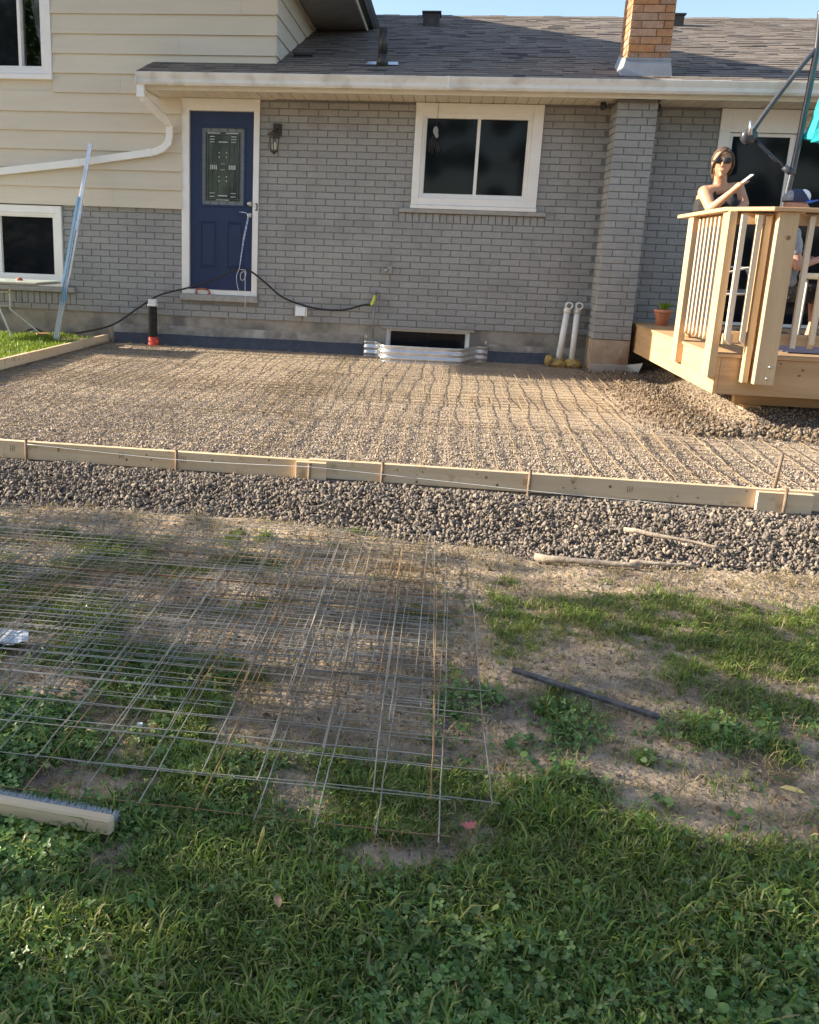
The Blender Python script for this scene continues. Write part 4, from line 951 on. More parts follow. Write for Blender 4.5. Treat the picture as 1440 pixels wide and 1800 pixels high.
g = G(); g.box((up_(1363, 440).x-.25, UY-.25, DZ+.001), (up_(1363, 440).x+.25, UY+.25, DZ+.06)); part('base', g, 'black', um, bevel=.01)
g = G(); vs = []; n = 22; cc = up_(1452, 180)
for j in range(12):
    t = j/11; z = up_(1440, 250).z+(1.0)*t
    for k in range(n):
        a = 2*PI*k/n; r = (.17-.10*t)*(1+.28*math.cos(a*5+t*4)+.1*math.cos(a*9)) if j else .16*(1+.4*math.cos(a*5))
        vs.append((cc.x+.03+r*math.cos(a)+.05*t, UY-.1+r*math.sin(a), z+.03*math.sin(a*3)))
g.add(vs, [(j*n+k, (j+1)*n+k, (j+1)*n+(k+1) % n, j*n+(k+1) % n) for j in range(11) for k in range(n)]+[tuple(range(n))], False); part('canopy', g, 'teal', um)

# chairs and table on the deck
def deck_chair(label, cx, cy, face, tubes='tube', cushion=None):
    t = thing('patio_chair', label, 'chair', (cx, cy, DZ), 'patio chairs on the deck')
    R = Matrix.Rotation(face, 3, 'Z'); P = lambda x, y, z: R @ Vector((x, y, 0))+Vector((cx, cy, DZ+z))
    for s in (-1, 1):
        g = G(); g.tube(spline([P(s*.26, -.28, .0), P(s*.27, -.25, .3), P(s*.27, -.22, .62), P(s*.27, -.05, .66), P(s*.26, .22, .62), P(s*.24, .25, .95), P(s*.21, .36, 1.02)]), .013, 8); part('arm', g, tubes, t)
        g = G(); g.tube(spline([P(s*.25, .3, 0), P(s*.25, .25, .25), P(s*.25, .2, .62)]), .013, 8); part('leg', g, tubes, t)
    g = G(); g.tube([P(-.25, -.25, .42), P(.25, -.25, .42), P(.25, .22, .40), P(-.25, .22, .40), P(-.25, -.25, .42)], .012, 8); g.tube([P(-.21, .36, 1.02), P(.21, .36, 1.02)], .012, 8); part('frame', g, tubes, t)
    g = G(); n = 8
    g.add([P(x, y, z) for x in (-.24, .24) for y, z in ((-.25, .42), (0, .40), (.2, .41), (.28, .7), (.35, 1.0))]+[P(x, y, z) for x in (-.24, .24) for y, z in ((-.25, .45), (0, .43), (.17, .45), (.24, .7), (.32, 1.0))],
        [(i, i+1, i+6, i+5) for i in range(4)]+[(10+i, 15+i, 16+i, 11+i) for i in range(4)]+[(0, 10, 11, 1), (1, 11, 12, 2), (2, 12, 13, 3), (3, 13, 14, 4), (0, 5, 15, 10), (4, 14, 19, 9), (5, 6, 16, 15), (6, 7, 17, 16), (7, 8, 18, 17), (8, 9, 19, 18)]); part('sling_seat', g, cushion or 'creamcloth', t)
    return t
deck_chair('pale tube chair behind the near end of the side railing', 5.02, -1.35, PI/2, cushion='grey')
deck_chair('cream patio chair at the seated person right side', 5.9, -2.1, -.5)
pt_ = thing('deck_table', 'pale rectangular table behind the front deck railing', 'table', (5.6, -2.75, DZ))
g = G(); g.box((5.32, -3.0, .78), (6.8, -2.25, .83)); part('table_top', g, 'creamcloth', pt_, bevel=.01)
g = G(); g.box((5.32, -3.03, .70), (6.8, -3.005, .80)); part('table_skirt', g, 'creamcloth', pt_)
for x in (5.38, 6.7):
    for y in (-2.95, -2.3):
        g = G(); g.tube([(x, y, DZ+.001), (x, y, .78)], .014, 8); part('leg', g, 'tube', pt_)

# ---------------------------------------------------------------- people
def body_mesh(name, g, m, parent, vox=.009, sm_=4):
    o = part(name, g, m, parent); r = o.modifiers.new('union', 'REMESH'); r.mode = 'VOXEL'; r.voxel_size = vox; r.use_smooth_shade = True
    s = o.modifiers.new('soften', 'SMOOTH'); s.factor = .5; s.iterations = sm_; return o
PYW = -2.12
def w(x, y, Y=PYW): return Vector(wp(x, y, Y))
woman = thing('person', 'woman in black strappy top and sunglasses leaning on the deck rail holding a phone', 'person', (4.66, PYW+.05, DZ))
hd = w(1270, 287); Rf = Matrix.Rotation(math.radians(-14), 3, 'Z')
g = G()
def headfn(p, d):
    q = Vector(p)
    if d.z < 0: q.x *= 1+.28*d.z; q.y *= 1+.12*d.z
    if d.y > 0: q.y *= 1.05
    return q
g.ell(hd, (.083, .100, .128), 20, 16, rot=Rf, fn=headfn)
g.capsule(hd+Rf @ Vector((0, -.098, .012)), hd+Rf @ Vector((0, -.118, -.030)), .008, .014)      # nose
g.capsule(hd+Rf @ Vector((-.018, -.093, -.066)), hd+Rf @ Vector((.018, -.093, -.066)), .009, .009)   # mouth
g.capsule(hd+Rf @ Vector((0, -.078, -.105)), hd+Rf @ Vector((0, -.083, -.108)), .022, .02)      # chin
for s in (-1, 1): g.capsule(hd+Rf @ Vector((s*.083, .0, .01)), hd+Rf @ Vector((s*.080, .008, -.03)), .012, .009)
sh_l, sh_r = w(1240, 336, PYW+.02), w(1299, 331, PYW+.08); nk = w(1268, 318, PYW+.06)
g.capsule(hd+Vector((0, .02, -.08)), nk+Vector((0, 0, -.06)), .052, .06)
ch_ = (sh_l+sh_r)/2+Vector((0, .02, -.02))
g.capsule(sh_l+Vector((.03, 0, 0)), sh_r-Vector((.03, 0, 0)), .055, .055); 
for zz, rr, sx in ((-.06, .095, .11), (-.14, .10, .11), (-.24, .092, .09), (-.34, .085, .085), (-.44, .10, .10)):
    c = ch_+Vector((0, .03, zz)); g.capsule(c-Vector((sx, 0, 0)), c+Vector((sx, 0, 0)), rr, rr)
for s in (-1, 1): g.ell(ch_+Vector((s*.075, -.075, -.14)), (.07, .065, .065))
hip = ch_+Vector((.0, .05, -.56)); g.capsule(hip-Vector((.09, 0, 0)), hip+Vector((.09, 0, 0)), .125, .125)
for s in (-1, 1):
    kn = Vector((hip.x+s*.09, hip.y+.0, DZ+.47)); an = Vector((hip.x+s*.10, hip.y+.06, DZ+.09))
    g.capsule(hip+Vector((s*.085, 0, -.05)), kn, .095, .058); g.capsule(kn, an, .056, .036); g.capsule(an+Vector((0, .03, -.045)), an+Vector((s*.02, -.13, -.06)), .034, .028)
el_l = w(1250, 368, PYW-.13); wr_l = w(1288, 336, PYW-.28); hand_l = w(1300, 326, PYW-.31)
g.capsule(sh_l+Vector((-.005, 0, -.01)), el_l, .062, .047); g.capsule(el_l, wr_l, .045, .028); g.capsule(wr_l, hand_l, .028, .032)
el_r = w(1309, 358, PYW+.0); wr_r = w(1290, 374, PYW-.12); g.capsule(sh_r, el_r, .05, .04); g.capsule(el_r, wr_r, .04, .027)
# hands
def fingers(base, dr, side, ln=.075, curl=Vector((0, 0, -.3))):
    dr = dr.normalized(); side = side.normalized()
    g.capsule(base-side*.02, base+side*.02, .022, .022)
    for k, (o_, f) in enumerate(((-.03, .85), (-.01, 1), (.01, .95), (.028, .75))):
        b = base+side*o_+dr*.02; m_ = b+dr*ln*f*.5; e_ = m_+(dr+curl*.9).normalized()*ln*f*.5
        g.capsule(b, m_, .0095, .009, 8); g.capsule(m_, e_, .009, .008, 8)
    tb = base-side*.03-dr*.01; g.capsule(tb, tb-side*.02+dr*.045+Vector((0, -.01, .01)), .011, .009, 8)
fingers(hand_l, Vector((.8, 0, .35)), Vector((.1, -1, .1)), curl=Vector((0, .5, .3)))
fingers(wr_r+Vector((-.02, -.02, -.01)), Vector((-1, -.3, -.1)), Vector((0, 0, 1)))
body = body_mesh('body', g, 'skin', woman)
# clothing
g = G()
for zz, rr, sx in ((-.075, .114, .075), (-.12, .109, .112), (-.16, .111, .112), (-.24, .101, .094), (-.34, .095, .09), (-.44, .110, .104)):
    c = ch_+Vector((0, .03, zz)); g.capsule(c-Vector((sx, 0, 0)), c+Vector((sx, 0, 0)), rr, rr)
for s in (-1, 1): g.ell(ch_+Vector((s*.07, -.088, -.125)), (.082, .082, .085))
g.capsule(hip-Vector((.09, 0, 0)), hip+Vector((.09, 0, 0)), .134, .134)
body_mesh('tank_top', g, 'top', woman)
g = G()
for s, shp in ((-1, sh_l), (1, sh_r)):
    g.tube(spline([ch_+Vector((s*.07, -.135, -.10)), ch_+Vector((s*.078, -.085, -.0)), ch_+Vector((s*.085, -.02, .052)), ch_+Vector((s*.085, .06, .05)), ch_+Vector((s*.08, .12, -.06))]), .008, 6)
part('strap', g, 'top', woman)
g = G()
for s in (-1, 1):
    kn = Vector((hip.x+s*.09, hip.y+.0, DZ+.47)); an = Vector((hip.x+s*.10, hip.y+.06, DZ+.12)); g.capsule(hip+Vector((s*.085, 0, -.05)), kn, .104, .067); g.capsule(kn, an, .065, .048)
body_mesh('trousers', g, 'jeans', woman, .012)
g = G()
def hairfn(p, d):
    q = Vector(p)
    if d.y < 0 and d.z < .45: q.y *= .25
    if d.z < 0: q.x *= .95
    return q
g.ell(hd+Vector((0, .014, .018)), (.093, .108, .128), 22, 14, rot=Rf, fn=hairfn)
g.ell(hd+Vector((.05, .06, -.085)), (.032, .04, .10), 12, 8); g.ell(hd+Vector((-.035, .075, -.06)), (.035, .04, .08), 12, 8); g.ell(hd+Vector((-.0, .085, -.07)), (.05, .045, .11), 12, 8)
for s in (-1, 1): g.tube(spline([hd+Vector((s*.01, -.085, .10)), hd+Vector((s*.05, -.085, .07)), hd+Vector((s*.082, -.05, .0)), hd+Vector((s*.084, -.005, -.05)), hd+Vector((s*.075, .02, -.09))]), [.012, .016, .014, .012, .006, ]+[.006]*0 if False else .012, 6)
part('hair', g, 'hair', woman)
g = G()
for s in (-1, 1):
    g.ell(hd+Rf @ Vector((s*.036, -.104, .012)), (.038, .014, .028), 12, 8); g.tube([hd+Rf @ Vector((s*.068, -.092, .02)), hd+Rf @ Vector((s*.088, -.0, .015))], .004, 6)
g.tube([hd+Rf @ Vector((-.02, -.108, .02)), hd+Rf @ Vector((.02, -.108, .02))], .004, 6); part('sunglasses', g, 'black', woman)
g = G(); c = hand_l+Vector((.035, -.02, .045)); c = c+Vector((.012, -.012, .012)); g.box((c.x-.05, c.y-.032, c.z-.0045), (c.x+.052, c.y+.032, c.z+.0045), Matrix.Rotation(-.72, 3, 'Y') @ Matrix.Rotation(.12, 3, 'X'))
single('phone', g, mat('phone_case', (.5, .5, .5), (.55, .55, .55), 4, .3), 'light grey phone held up by the woman on the deck', 'phone', bevel=.003)

# seated person
man = thing('person', 'person in a blue brimmed cap sitting behind the front deck railing', 'person', (5.5, -1.9, DZ))
MY = -2.05
def q(x, y, Y=MY): return Vector(wp(x, y, Y))
h2 = q(1398, 362); g = G(); R2 = Matrix.Rotation(math.radians(75), 3, 'Z')
g.ell(h2, (.08, .10, .125), 18, 12, rot=R2, fn=headfn); g.capsule(h2+R2 @ Vector((0, -.098, .01)), h2+R2 @ Vector((0, -.12, -.03)), .009, .014)
g.capsule(h2+R2 @ Vector((-.015, -.09, -.065)), h2+R2 @ Vector((.015, -.09, -.065)), .009, .009)
for s in (-1, 1): g.capsule(h2+R2 @ Vector((s*.08, .01, .01)), h2+R2 @ Vector((s*.078, .015, -.025)), .012, .009)
n2 = h2+Vector((-.02, 0, -.15)); g.capsule(h2+Vector((-.01, 0, -.08)), n2, .055, .06)
cs = n2+Vector((-.02, 0, -.10)); g.capsule(cs-Vector((0, .17, 0)), cs+Vector((0, .17, 0)), .065, .065)
for zz in (-.1, -.2, -.32, -.42): g.capsule(cs+Vector((0, -.08, zz)), cs+Vector((0, .08, zz)), .12, .12)
hp = cs+Vector((-.02, 0, -.50)); g.capsule(hp-Vector((0, .08, 0)), hp+Vector((0, .08, 0)), .13, .13)
for s in (-1, 1):
    k2 = hp+Vector((.40, s*.12, -.02)); a2 = Vector((k2.x-.02+.06*s, k2.y, DZ+.09))
    g.capsule(hp+Vector((.03, s*.09, 0)), k2, .09, .065); g.capsule(k2, a2, .062, .04); g.capsule(a2+Vector((-.03, 0, -.04)), a2+Vector((.13, 0, -.055)), .035, .03)
    e2 = cs+Vector((.06, s*.24, -.28)); h3 = e2+Vector((.22, -s*.06, .08)); g.capsule(cs+Vector((0, s*.18, -.01)), e2, .052, .042); g.capsule(e2, h3, .04, .028)
    G_ = g; fingers(h3, Vector((1, 0, 0)), Vector((0, 1, 0)))
body_mesh('body', g, 'skin2', man, .010)
g = G(); g.capsule(cs-Vector((0, .16, 0)), cs+Vector((0, .16, 0)), .074, .074)
for zz in (-.1, -.2, -.32, -.42): g.capsule(cs+Vector((0, -.08, zz)), cs+Vector((0, .08, zz)), .131, .131)
for s in (-1, 1): g.capsule(cs+Vector((0, s*.18, -.01)), cs+Vector((.03, s*.215, -.15)), .064, .058)
body_mesh('shirt', g, 'grey', man, .012)
g = G(); g.capsule(hp-Vector((0, .08, 0)), hp+Vector((0, .08, 0)), .14, .14)
for s in (-1, 1): g.capsule(hp+Vector((.03, s*.09, 0)), hp+Vector((.34, s*.115, -.02)), .102, .09)
body_mesh('shorts', g, 'camo', man, .012)
for s in (-1, 1):
    k2 = hp+Vector((.40, s*.12, -.02)); a2 = Vector((k2.x-.02+.06*s, k2.y, DZ+.09)); g = G(); g.capsule(a2+Vector((-.04, 0, -.045)), a2+Vector((.14, 0, -.055)), .044, .038); part('shoe', g, 'black', man)
def capfn(p, d):
    q = Vector(p)
    if d.z < 0: q.z *= .12
    return q
g = G(); g.ell(h2+Vector((0, 0, .035)), (.092, .112, .115), 20, 12, rot=R2, fn=capfn); cap = part('cap', g, 'navycloth', man)
g = G(); g.ell(h2+R2 @ Vector((0, -.055, .075)), (.055, .062, .07), 14, 9, rot=R2); part('cap_front', g, 'whitecloth', cap)
g = G(); g.ell(h2+R2 @ Vector((0, .035, .045)), (.088, .085, .095), 16, 10, rot=R2, fn=capfn); part('cap_back', g, 'grey', cap)
g = G(); n = 12; vs = []
for i in range(n+1):
    a = PI*i/n; x, y = .075*math.cos(a), -.085-.105*math.sin(a)
    vs += [h2+R2 @ Vector((x, -.07, .045)), h2+R2 @ Vector((x, y, .04-.02*(x/.075)**2+.02*math.sin(a)))]
g.add(vs, [(2*i, 2*i+2, 2*i+3, 2*i+1) for i in range(n)], True); o = part('cap_brim', g, 'blue', cap); md = o.modifiers.new('t', 'SOLIDIFY'); md.thickness = .005

# ---------------------------------------------------------------- rocks
def rock_mesh(seed, m, sub=1, ang=.30):
    import bmesh
    r = random.Random(seed); bm = bmesh.new(); bmesh.ops.create_icosphere(bm, subdivisions=sub, radius=.5)
    pl = [Vector((r.gauss(0, 1), r.gauss(0, 1), r.gauss(0, 1))).normalized() for _ in range(11)]
    for v in bm.verts:
        for p in pl:
            d = v.co.dot(p)
            if d > ang: v.co -= p*(d-ang)
        v.co *= 1+r.uniform(-.03, .03)
    s = Vector((1, r.uniform(.65, .95), r.uniform(.5, .8)))
    for v in bm.verts: v.co = Vector((v.co.x*s.x, v.co.y*s.y, v.co.z*s.z))
    me = bpy.data.meshes.new('stone'); bm.to_mesh(me); bm.free(); me.materials.append(M[m]); return me
rocks = [rock_mesh(i, 'rock', 2) for i in range(8)]; peas = [rock_mesh(40+i, 'pea', 1) for i in range(6)]; clods = [rock_mesh(80+i, 'clod', 2) for i in range(6)]
def rs_stuff(name, pts, smin, smax, protos, label, cat, sizes=None):
    n = len(pts); s = rng.uniform(smin, smax, n) if sizes is None else np.array(sizes)
    rot = rng.uniform(0, 2*PI, (n, 3)); sc = np.stack([s]*3, 1)*rng.uniform(.8, 1.2, (n, 3))
    return scatter(name, pts, rot, sc, rng.integers(0, len(protos), n), protos, label=label, cat=cat)
# bank of coarse stone in front of the board
P = []; S = []
for i in range(46000):
    x = random.uniform(-2.4, 7.4); by = bank_y(x)+.03*fbm(x, 0, 6, 3); y = random.uniform(by-.03, FY-.01)
    t = (FY-y)/(FY-by); z = hz(x, max(y, by+.01))
    mound = .045*math.sin(min(1, max(0, t))*PI)**.6+.012*fbm(x, y, 3, 8)
    s = random.uniform(.010, .034)*(1.5 if random.random() < .08 else 1)
    if not in_view(x, y, z): continue
    P.append((x, y, z+random.uniform(-.01, 1)*mound)); S.append(s)
rs_stuff('gravel_bank', P, 0, 0, rocks, 'coarse grey crushed stone spilling out below the front form board', 'gravel', S)
# patio base
def sand(x, y):
    a = math.exp(-(((x-3.3)/1.25)**2+((y+2.7)/1.35)**2)**1.5)
    b = .75*math.exp(-(((x-.2)/1.2)**2+((y+1.2)/.9)**2))
    c = .8*math.exp(-(((x-4.2)/1.0)**2+((y+4.3)/.6)**2)**1.3)
    return min(1, max(a, b, c)+.22*fbm(x, y, 2.2, 6)+.12*fbm(x, y, 7, 2))
P = []; S = []
for i in range(185000):
    y = -5.68*random.random()**.8; x = random.uniform(LX+.01, 7.8)
    if random.random() < sand(x, y)*1.02: continue
    z = hz(x, y)
    if not in_view(x, y, z, 300, 60): continue
    near = min(1, max(0, (-y-3.2)/2.4)); s = random.uniform(.009, .017)+random.random()**2*.016*(.35+near)
    P.append((x, y, z+random.uniform(-.25, .35)*s+.004*near)); S.append(s)
rs_stuff('gravel_base', P, 0, 0, peas, 'fine tan crushed gravel levelled inside the form boards', 'gravel', S)
# soil and stones by the deck
P = []; S = []
for i in range(8500):
    t = random.random(); x = 4.05+random.gauss(0, .22)+.1*t; y = -3.7*t-.2+random.gauss(0, .12)
    if random.random() < .55: x = random.uniform(4.15, 4.9); y = random.uniform(-3.6, -.2)
    if x > 4.95 or y > -.15: continue
    P.append((x, y, hz(x, y)+random.uniform(0, .05)*math.exp(-((x-4.2)/.25)**2))); S.append(random.uniform(.008, .024)*(1+1.6*random.random()**8))
for i in range(1500):
    x = random.uniform(4.1, 6.4); y = random.gauss(-3.72, .13)
    if y > -3.4: y -= .2
    P.append((x, y, hz(x, y)+random.uniform(0, .05))); S.append(random.uniform(.02, .055))
rs_stuff('rubble', P, 0, 0, clods, 'soil clods and pale stones heaped along the foot of the deck', 'rubble', S)
g = G(); g.tube(spline([at(1262, 722, Z=-.36), at(1285, 716, Z=-.34), at(1318, 712, Z=-.33)]), .012, 6); single('wood_strip', g, 'wood', 'thin curved wood strip lying on the rubble under the deck corner', 'wood strip')

# ---------------------------------------------------------------- wire mesh sheets
def wire_mesh(L_, axis, seed, m, lat=.003, ver=.004, r=.0019, seg=24):
    rr = random.Random(seed); a, b = rr.uniform(0, 9), rr.uniform(0, 9); pts = []
    for i in range(seg+1):
        t = i/seg*L_; u = lat*(math.sin(t*2.3+a)+.6*math.sin(t*5.1+b)+.4*rr.uniform(-1, 1)); v = ver*(math.sin(t*1.9+b)+.5*math.sin(t*4.3+a)+.3*rr.uniform(-1, 1))
        pts.append((t, u, v) if axis == 'x' else (u, t, v))
    g = G(); g.tube(pts, r, 4, caps=False, smooth=True); return g.mesh('wire', M[m])
SP = .1524
def sheet(label, x0, y0, nxw, nyw, rotz, z, mats, wires, group, tilt=(0, 0)):
    "x0,y0: front left corner; nxw wires run along Y, nyw along X"
    t = thing('wire_mesh_sheet', label, 'wire mesh', (x0, y0, z), group)
    R = Matrix.Rotation(rotz, 3, 'Z')
    for i in range(nxw):
        me = random.choice(wires['y']); p = R @ Vector((i*SP, -.025, 0)); 
        shared('wire', me, t, Vector((x0, y0, z))+p+Vector((0, 0, .003)), (0, 0, rotz+random.uniform(-.001, .001)))
    for j in range(nyw):
        me = random.choice(wires['x']); p = R @ Vector((-.025, j*SP, 0)); 
        shared('wire', me, t, Vector((x0, y0, z))+p+Vector((0, 0, -.003)), (0, 0, rotz+random.uniform(-.001, .001)))
    t.rotation_euler = (tilt[0], tilt[1], 0)
    return t
LX_ = 17*SP+.05; LY_ = 10*SP+.05
wl = {'y': [wire_mesh(LY_, 'y', i, ['rust' if i == 5 and SP else 'wire'][0]) for i in range(14)], 'x': [wire_mesh(LX_, 'x', 50+i, ['rust' if i == 5 and SP else 'wire'][0]) for i in range(12)]}
def lawn_sheet(label, xr, yf, z, rot):
    n = 18; sheet(label, xr-(n-1)*SP*math.cos(rot), yf-(n-1)*SP*math.sin(rot), n, 11, rot, z, None, wl, 'wire mesh sheets stacked on the lawn')
lawn_sheet('topmost wire mesh sheet, reaching farthest right on the lawn', 2.388, -8.935, -.490, .004)
lawn_sheet('wire mesh sheet whose near edge lies closest to the camera', 2.262, -9.075, -.508, -.009)
lawn_sheet('wire mesh sheet in the middle of the lawn stack', 2.235, -8.72, -.500, .007)
lawn_sheet('slightly turned wire mesh sheet within the lawn stack', 2.20, -8.42, -.504, -.006)
lawn_sheet('wire mesh sheet in the far half of the lawn stack', 2.232, -8.26, -.496, .010)
lawn_sheet('wire mesh sheet farthest from the camera in the lawn stack', 2.175, -8.19, -.500, -.003)
lawn_sheet('wire mesh sheet just behind the middle of the lawn stack', 2.252, -8.55, -.497, -.011)
# sheets on the gravel
wp_ = {'y': [wire_mesh(LY_, 'y', 100+i, 'tanwire', .009, .010, .0032, 34) for i in range(14)], 'x': [wire_mesh(20*SP+.05, 'x', 150+i, 'tanwire', .003, .006, .0020, 40) for i in range(10)]}
rows = [(-1.74, 'beside the house'), (-3.2, 'in the middle of the gravel'), (-4.15, 'before the middle of the gravel'), (-5.62, 'along the front form board')]
cols = [(-1.93, 'left'), (.98, 'centre'), (3.55, 'right')]
for ri, (y0, rn) in enumerate(rows):
    for ci, (x0, cn) in enumerate(cols):
        nyw = 11; nxw = 21
        if ci == 2 and ri in (1, 2): continue
        if ci == 1 and ri in (1, 2): x0 -= .38
        if ci == 2 and ri == 0: nxw, nyw = 4, 0
        z = -.372+.0105*(y0+.75)+(.016 if ri != 3 else .022)+.004*((ri+ci) % 2)
        sh_ = sheet('tan wire mesh sheet %s, %s one of its row' % (rn, cn), x0+.06*(ri % 2), y0, nxw, nyw, random.uniform(-.012, .012)+(-.02 if ci == 2 else 0), z, None, wp_, 'wire mesh sheets laid on the gravel', (.0105, 0))
# ---------------------------------------------------------------- grass
def tuft(seed, m, n=12, h=.06, spread=.02, wd=.0035, flop=.6):
    r = random.Random(seed); g = G()
    for i in range(n):
        a = r.uniform(0, 2*PI); hh = h*r.uniform(.5, 1.1); b = Vector((r.gauss(0, spread), r.gauss(0, spread), -.004)); dr = Vector((math.cos(a), math.sin(a), 0)); f = flop*r.uniform(.3, 1.3)
        s = Vector((-math.sin(a), math.cos(a), 0)); w_ = wd*r.uniform(.7, 1.3)
        pts = [b, b+dr*hh*.12*f+Vector((0, 0, hh*.4)), b+dr*hh*.45*f+Vector((0, 0, hh*.75)), b+dr*hh*1.0*f+Vector((0, 0, hh*(1-.35*f)))]
        ws = [w_*.8, w_, w_*.75, w_*.08]; vs = []
        for p, k in zip(pts, ws): vs += [p-s*k/2, p+s*k/2]
        g.add(vs, [(0, 1, 3, 2), (2, 3, 5, 4), (4, 5, 7, 6)], True)
    return g.mesh('grass_tuft', M[m])
def clover(seed, n=5):
    r = random.Random(seed); g = G()
    for i in range(n):
        b = Vector((r.gauss(0, .025), r.gauss(0, .025), -.004)); h = r.uniform(.015, .045); top = b+Vector((r.gauss(0, .012), r.gauss(0, .012), h)); 
        sd = Vector((.0007, 0, 0)); g.add([b-sd, b+sd, top+sd, top-sd], [(0, 1, 2, 3)])
        a0 = r.uniform(0, 2*PI); rad = r.uniform(.007, .0125); T = Matrix.Rotation(r.gauss(0, .35), 3, 'X') @ Matrix.Rotation(r.gauss(0, .35), 3, 'Y')
        for k in range(3):
            a = a0+k*2*PI/3; u = Vector((math.cos(a), math.sin(a), 0)); v = Vector((-math.sin(a), math.cos(a), 0)); c = []
            for x, y, z in ((0, 0, 0), (.5, .55, .12), (1.1, .62, .18), (1.55, .32, .10), (1.42, 0, -.02), (1.55, -.32, .10), (1.1, -.62, .18), (.5, -.55, .12)): c.append(top+T @ ((u*x+v*y)*rad+Vector((0, 0, z*rad))))
            g.add(c, [(0, 1, 2, 3, 4), (0, 4, 5, 6, 7)], True)
    return g.mesh('clover', M['clover'])
def broad(seed, n=5):
    r = random.Random(seed); g = G()
    for i in range(n):
        b = Vector((r.gauss(0, .02), r.gauss(0, .02), -.004)); h = r.uniform(.012, .035); top = b+Vector((r.gauss(0, .015), r.gauss(0, .015), h)); rad = r.uniform(.010, .019)
        T = Matrix.Rotation(r.gauss(0, .4), 3, 'X') @ Matrix.Rotation(r.gauss(0, .4), 3, 'Y') @ Matrix.Rotation(r.uniform(0, 6), 3, 'Z')
        c = [top+T @ Vector((rad*math.cos(t)*(1 if abs(t) > .4 else .75), rad*math.sin(t), .18*rad*math.cos(2*t))) for t in [2*PI*k/9-.3 for k in range(9)]]
        g.add([top]+c, [(0, 1+k, 1+(k+1) % 9) for k in range(9)], True); sd = Vector((.0008, 0, 0)); g.add([b-sd, b+sd, top+sd, top-sd], [(0, 1, 2, 3)])
    return g.mesh('ground_ivy', M['clover'])
tufts = [tuft(i, 'grass', 12, .036, .021, .0036, 1.0) for i in range(6)]+[tuft(20+i, 'grass', 8, .058, .014, .0046, .9) for i in range(3)]
tuft_b = [tuft(60+i, 'brightgrass', 14, .06, .02, .004, .5) for i in range(5)]; straws = [tuft(90+i, 'straw', 9, .04, .022, .0028, 1.4) for i in range(5)]
clovers = [clover(i) for i in range(6)]+[broad(i) for i in range(4)]
BARE = [(2.85, -8.08, .66, .33), (2.92, -8.57, .50, .27), (2.00, -8.24, .26, .37), (1.66, -8.57, .10, .17), (1.29, -8.96, .13, .09), (1.50, -9.25, .08, .08), (2.16, -9.11, .15, .07), (3.05, -8.81, .26, .11), (2.55, -8.55, .20, .23), (3.35, -8.55, .35, .3), (3.4, -8.15, .35, .28), (2.62, -8.0, .3, .25), (3.5, -8.25, .6, .42), (3.1, -8.62, .6, .28), (2.6, -8.35, .25, .3)]
HALF = [(3.3, -7.25, 1.1, .33), (2.7, -7.75, .5, .2), (1.14, -7.36, .49, .28), (1.80, -7.10, .65, .46), (2.57, -7.03, .66, .31), (2.2, -7.6, .2, .3), (1.8, -7.9, .4, .3), (1.9, -8.7, .3, .25)]
GRS = [(3.21, -7.93, .17, .24), (2.68, -8.33, .10, .2), (3.40, -8.15, .12, .13), (3.13, -8.35, .10, .15), (2.39, -8.25, .07, .09), (3.20, -7.42, .75, .26), (3.9, -7.5, .4, .25), (2.44, -7.70, .20, .22), (2.61, -8.76, .13, .10), (3.67, -7.54, .14, .25), (3.29, -8.43, .06, .08)]
def blob(L_, x, y, k=1.0):
    m = 0
    for cx, cy, rx, ry in L_:
        d = ((x-cx)/rx)**2+((y-cy)/ry)**2
        if d < 3: m = max(m, 1-sm(.55, 1.45, d))
    return m
def cover(x, y):
    n = fbm(x, y, 4.5, 7)*.5+fbm(x, y, 12, 3)*.6+fbm(x, y, 31, 5)*.55
    c = 1.0
    c -= blob(BARE, x+.05*n, y+.07*n)*1.1; c -= blob(HALF, x+.06*n, y)*.62
    d = bank_y(x)-y; c -= 1.3*(1-sm(.25, .75 if x > 1.6 else .58, d+.25*n))
    c = max(c, .62*blob(GRS, x+.04*n, y+.05*n)) if d > .25 else c
    if x < 2.45 and y > -9.12: c -= (.42-1.25*fbm(x, y, 2.9, 15))*sm(-9.12, -8.95, y)
    return c*.86+.75*n*(1 if y > -8.9 else .5)
gp, gi, gs = [], [], []; cp, cs_, ci_ = [], [], []; sp, ss = [], []
for i in range(205000):
    y = random.uniform(-10.3, -6.5); x = random.uniform(-2.4, 7.0)
    if not in_view(x, y, -.55): continue
    c = cover(x, y); z = hz(x, y); dist = (Vector((x, y, z))-CAM).length
    if random.random() > c*1.15:
        if random.random() < .11 and bank_y(x)-y > .03: sp.append((x, y, z)); ss.append(random.uniform(.5, 1.0))
        continue
    if c < .3 and random.random() < .5: continue
    pk = .58+1.3*fbm(x, y, 1.6, 11)+.10*(-8.8-y)
    if y < -8.2 and random.random() < pk: cp.append((x, y, z)); cs_.append(random.uniform(.42, .85)); ci_.append(random.randrange(6) if random.random() < .62 else 6+random.randrange(4))
    else:
        k = (.55+.6*min(1, c)+.25*fbm(x, y, 7, 4))*(.68+.32*sm(-7.7, -8.7, y) if y < -7.7 else .68); gp.append((x, y, z)); gs.append(k*random.uniform(.75, 1.15)); gi.append(random.randrange(9) if random.random() < .5 else random.randrange(6))
def zrot(n, t=.25): return np.stack([rng.normal(0, t, n), rng.normal(0, t, n), rng.uniform(0, 2*PI, n)], 1)
def s3(s): return np.stack([np.array(s)]*3, 1)
scatter('grass', gp, zrot(len(gp)), s3(gs), gi, tufts, label='patchy green lawn grass with bare soil showing through', cat='grass')
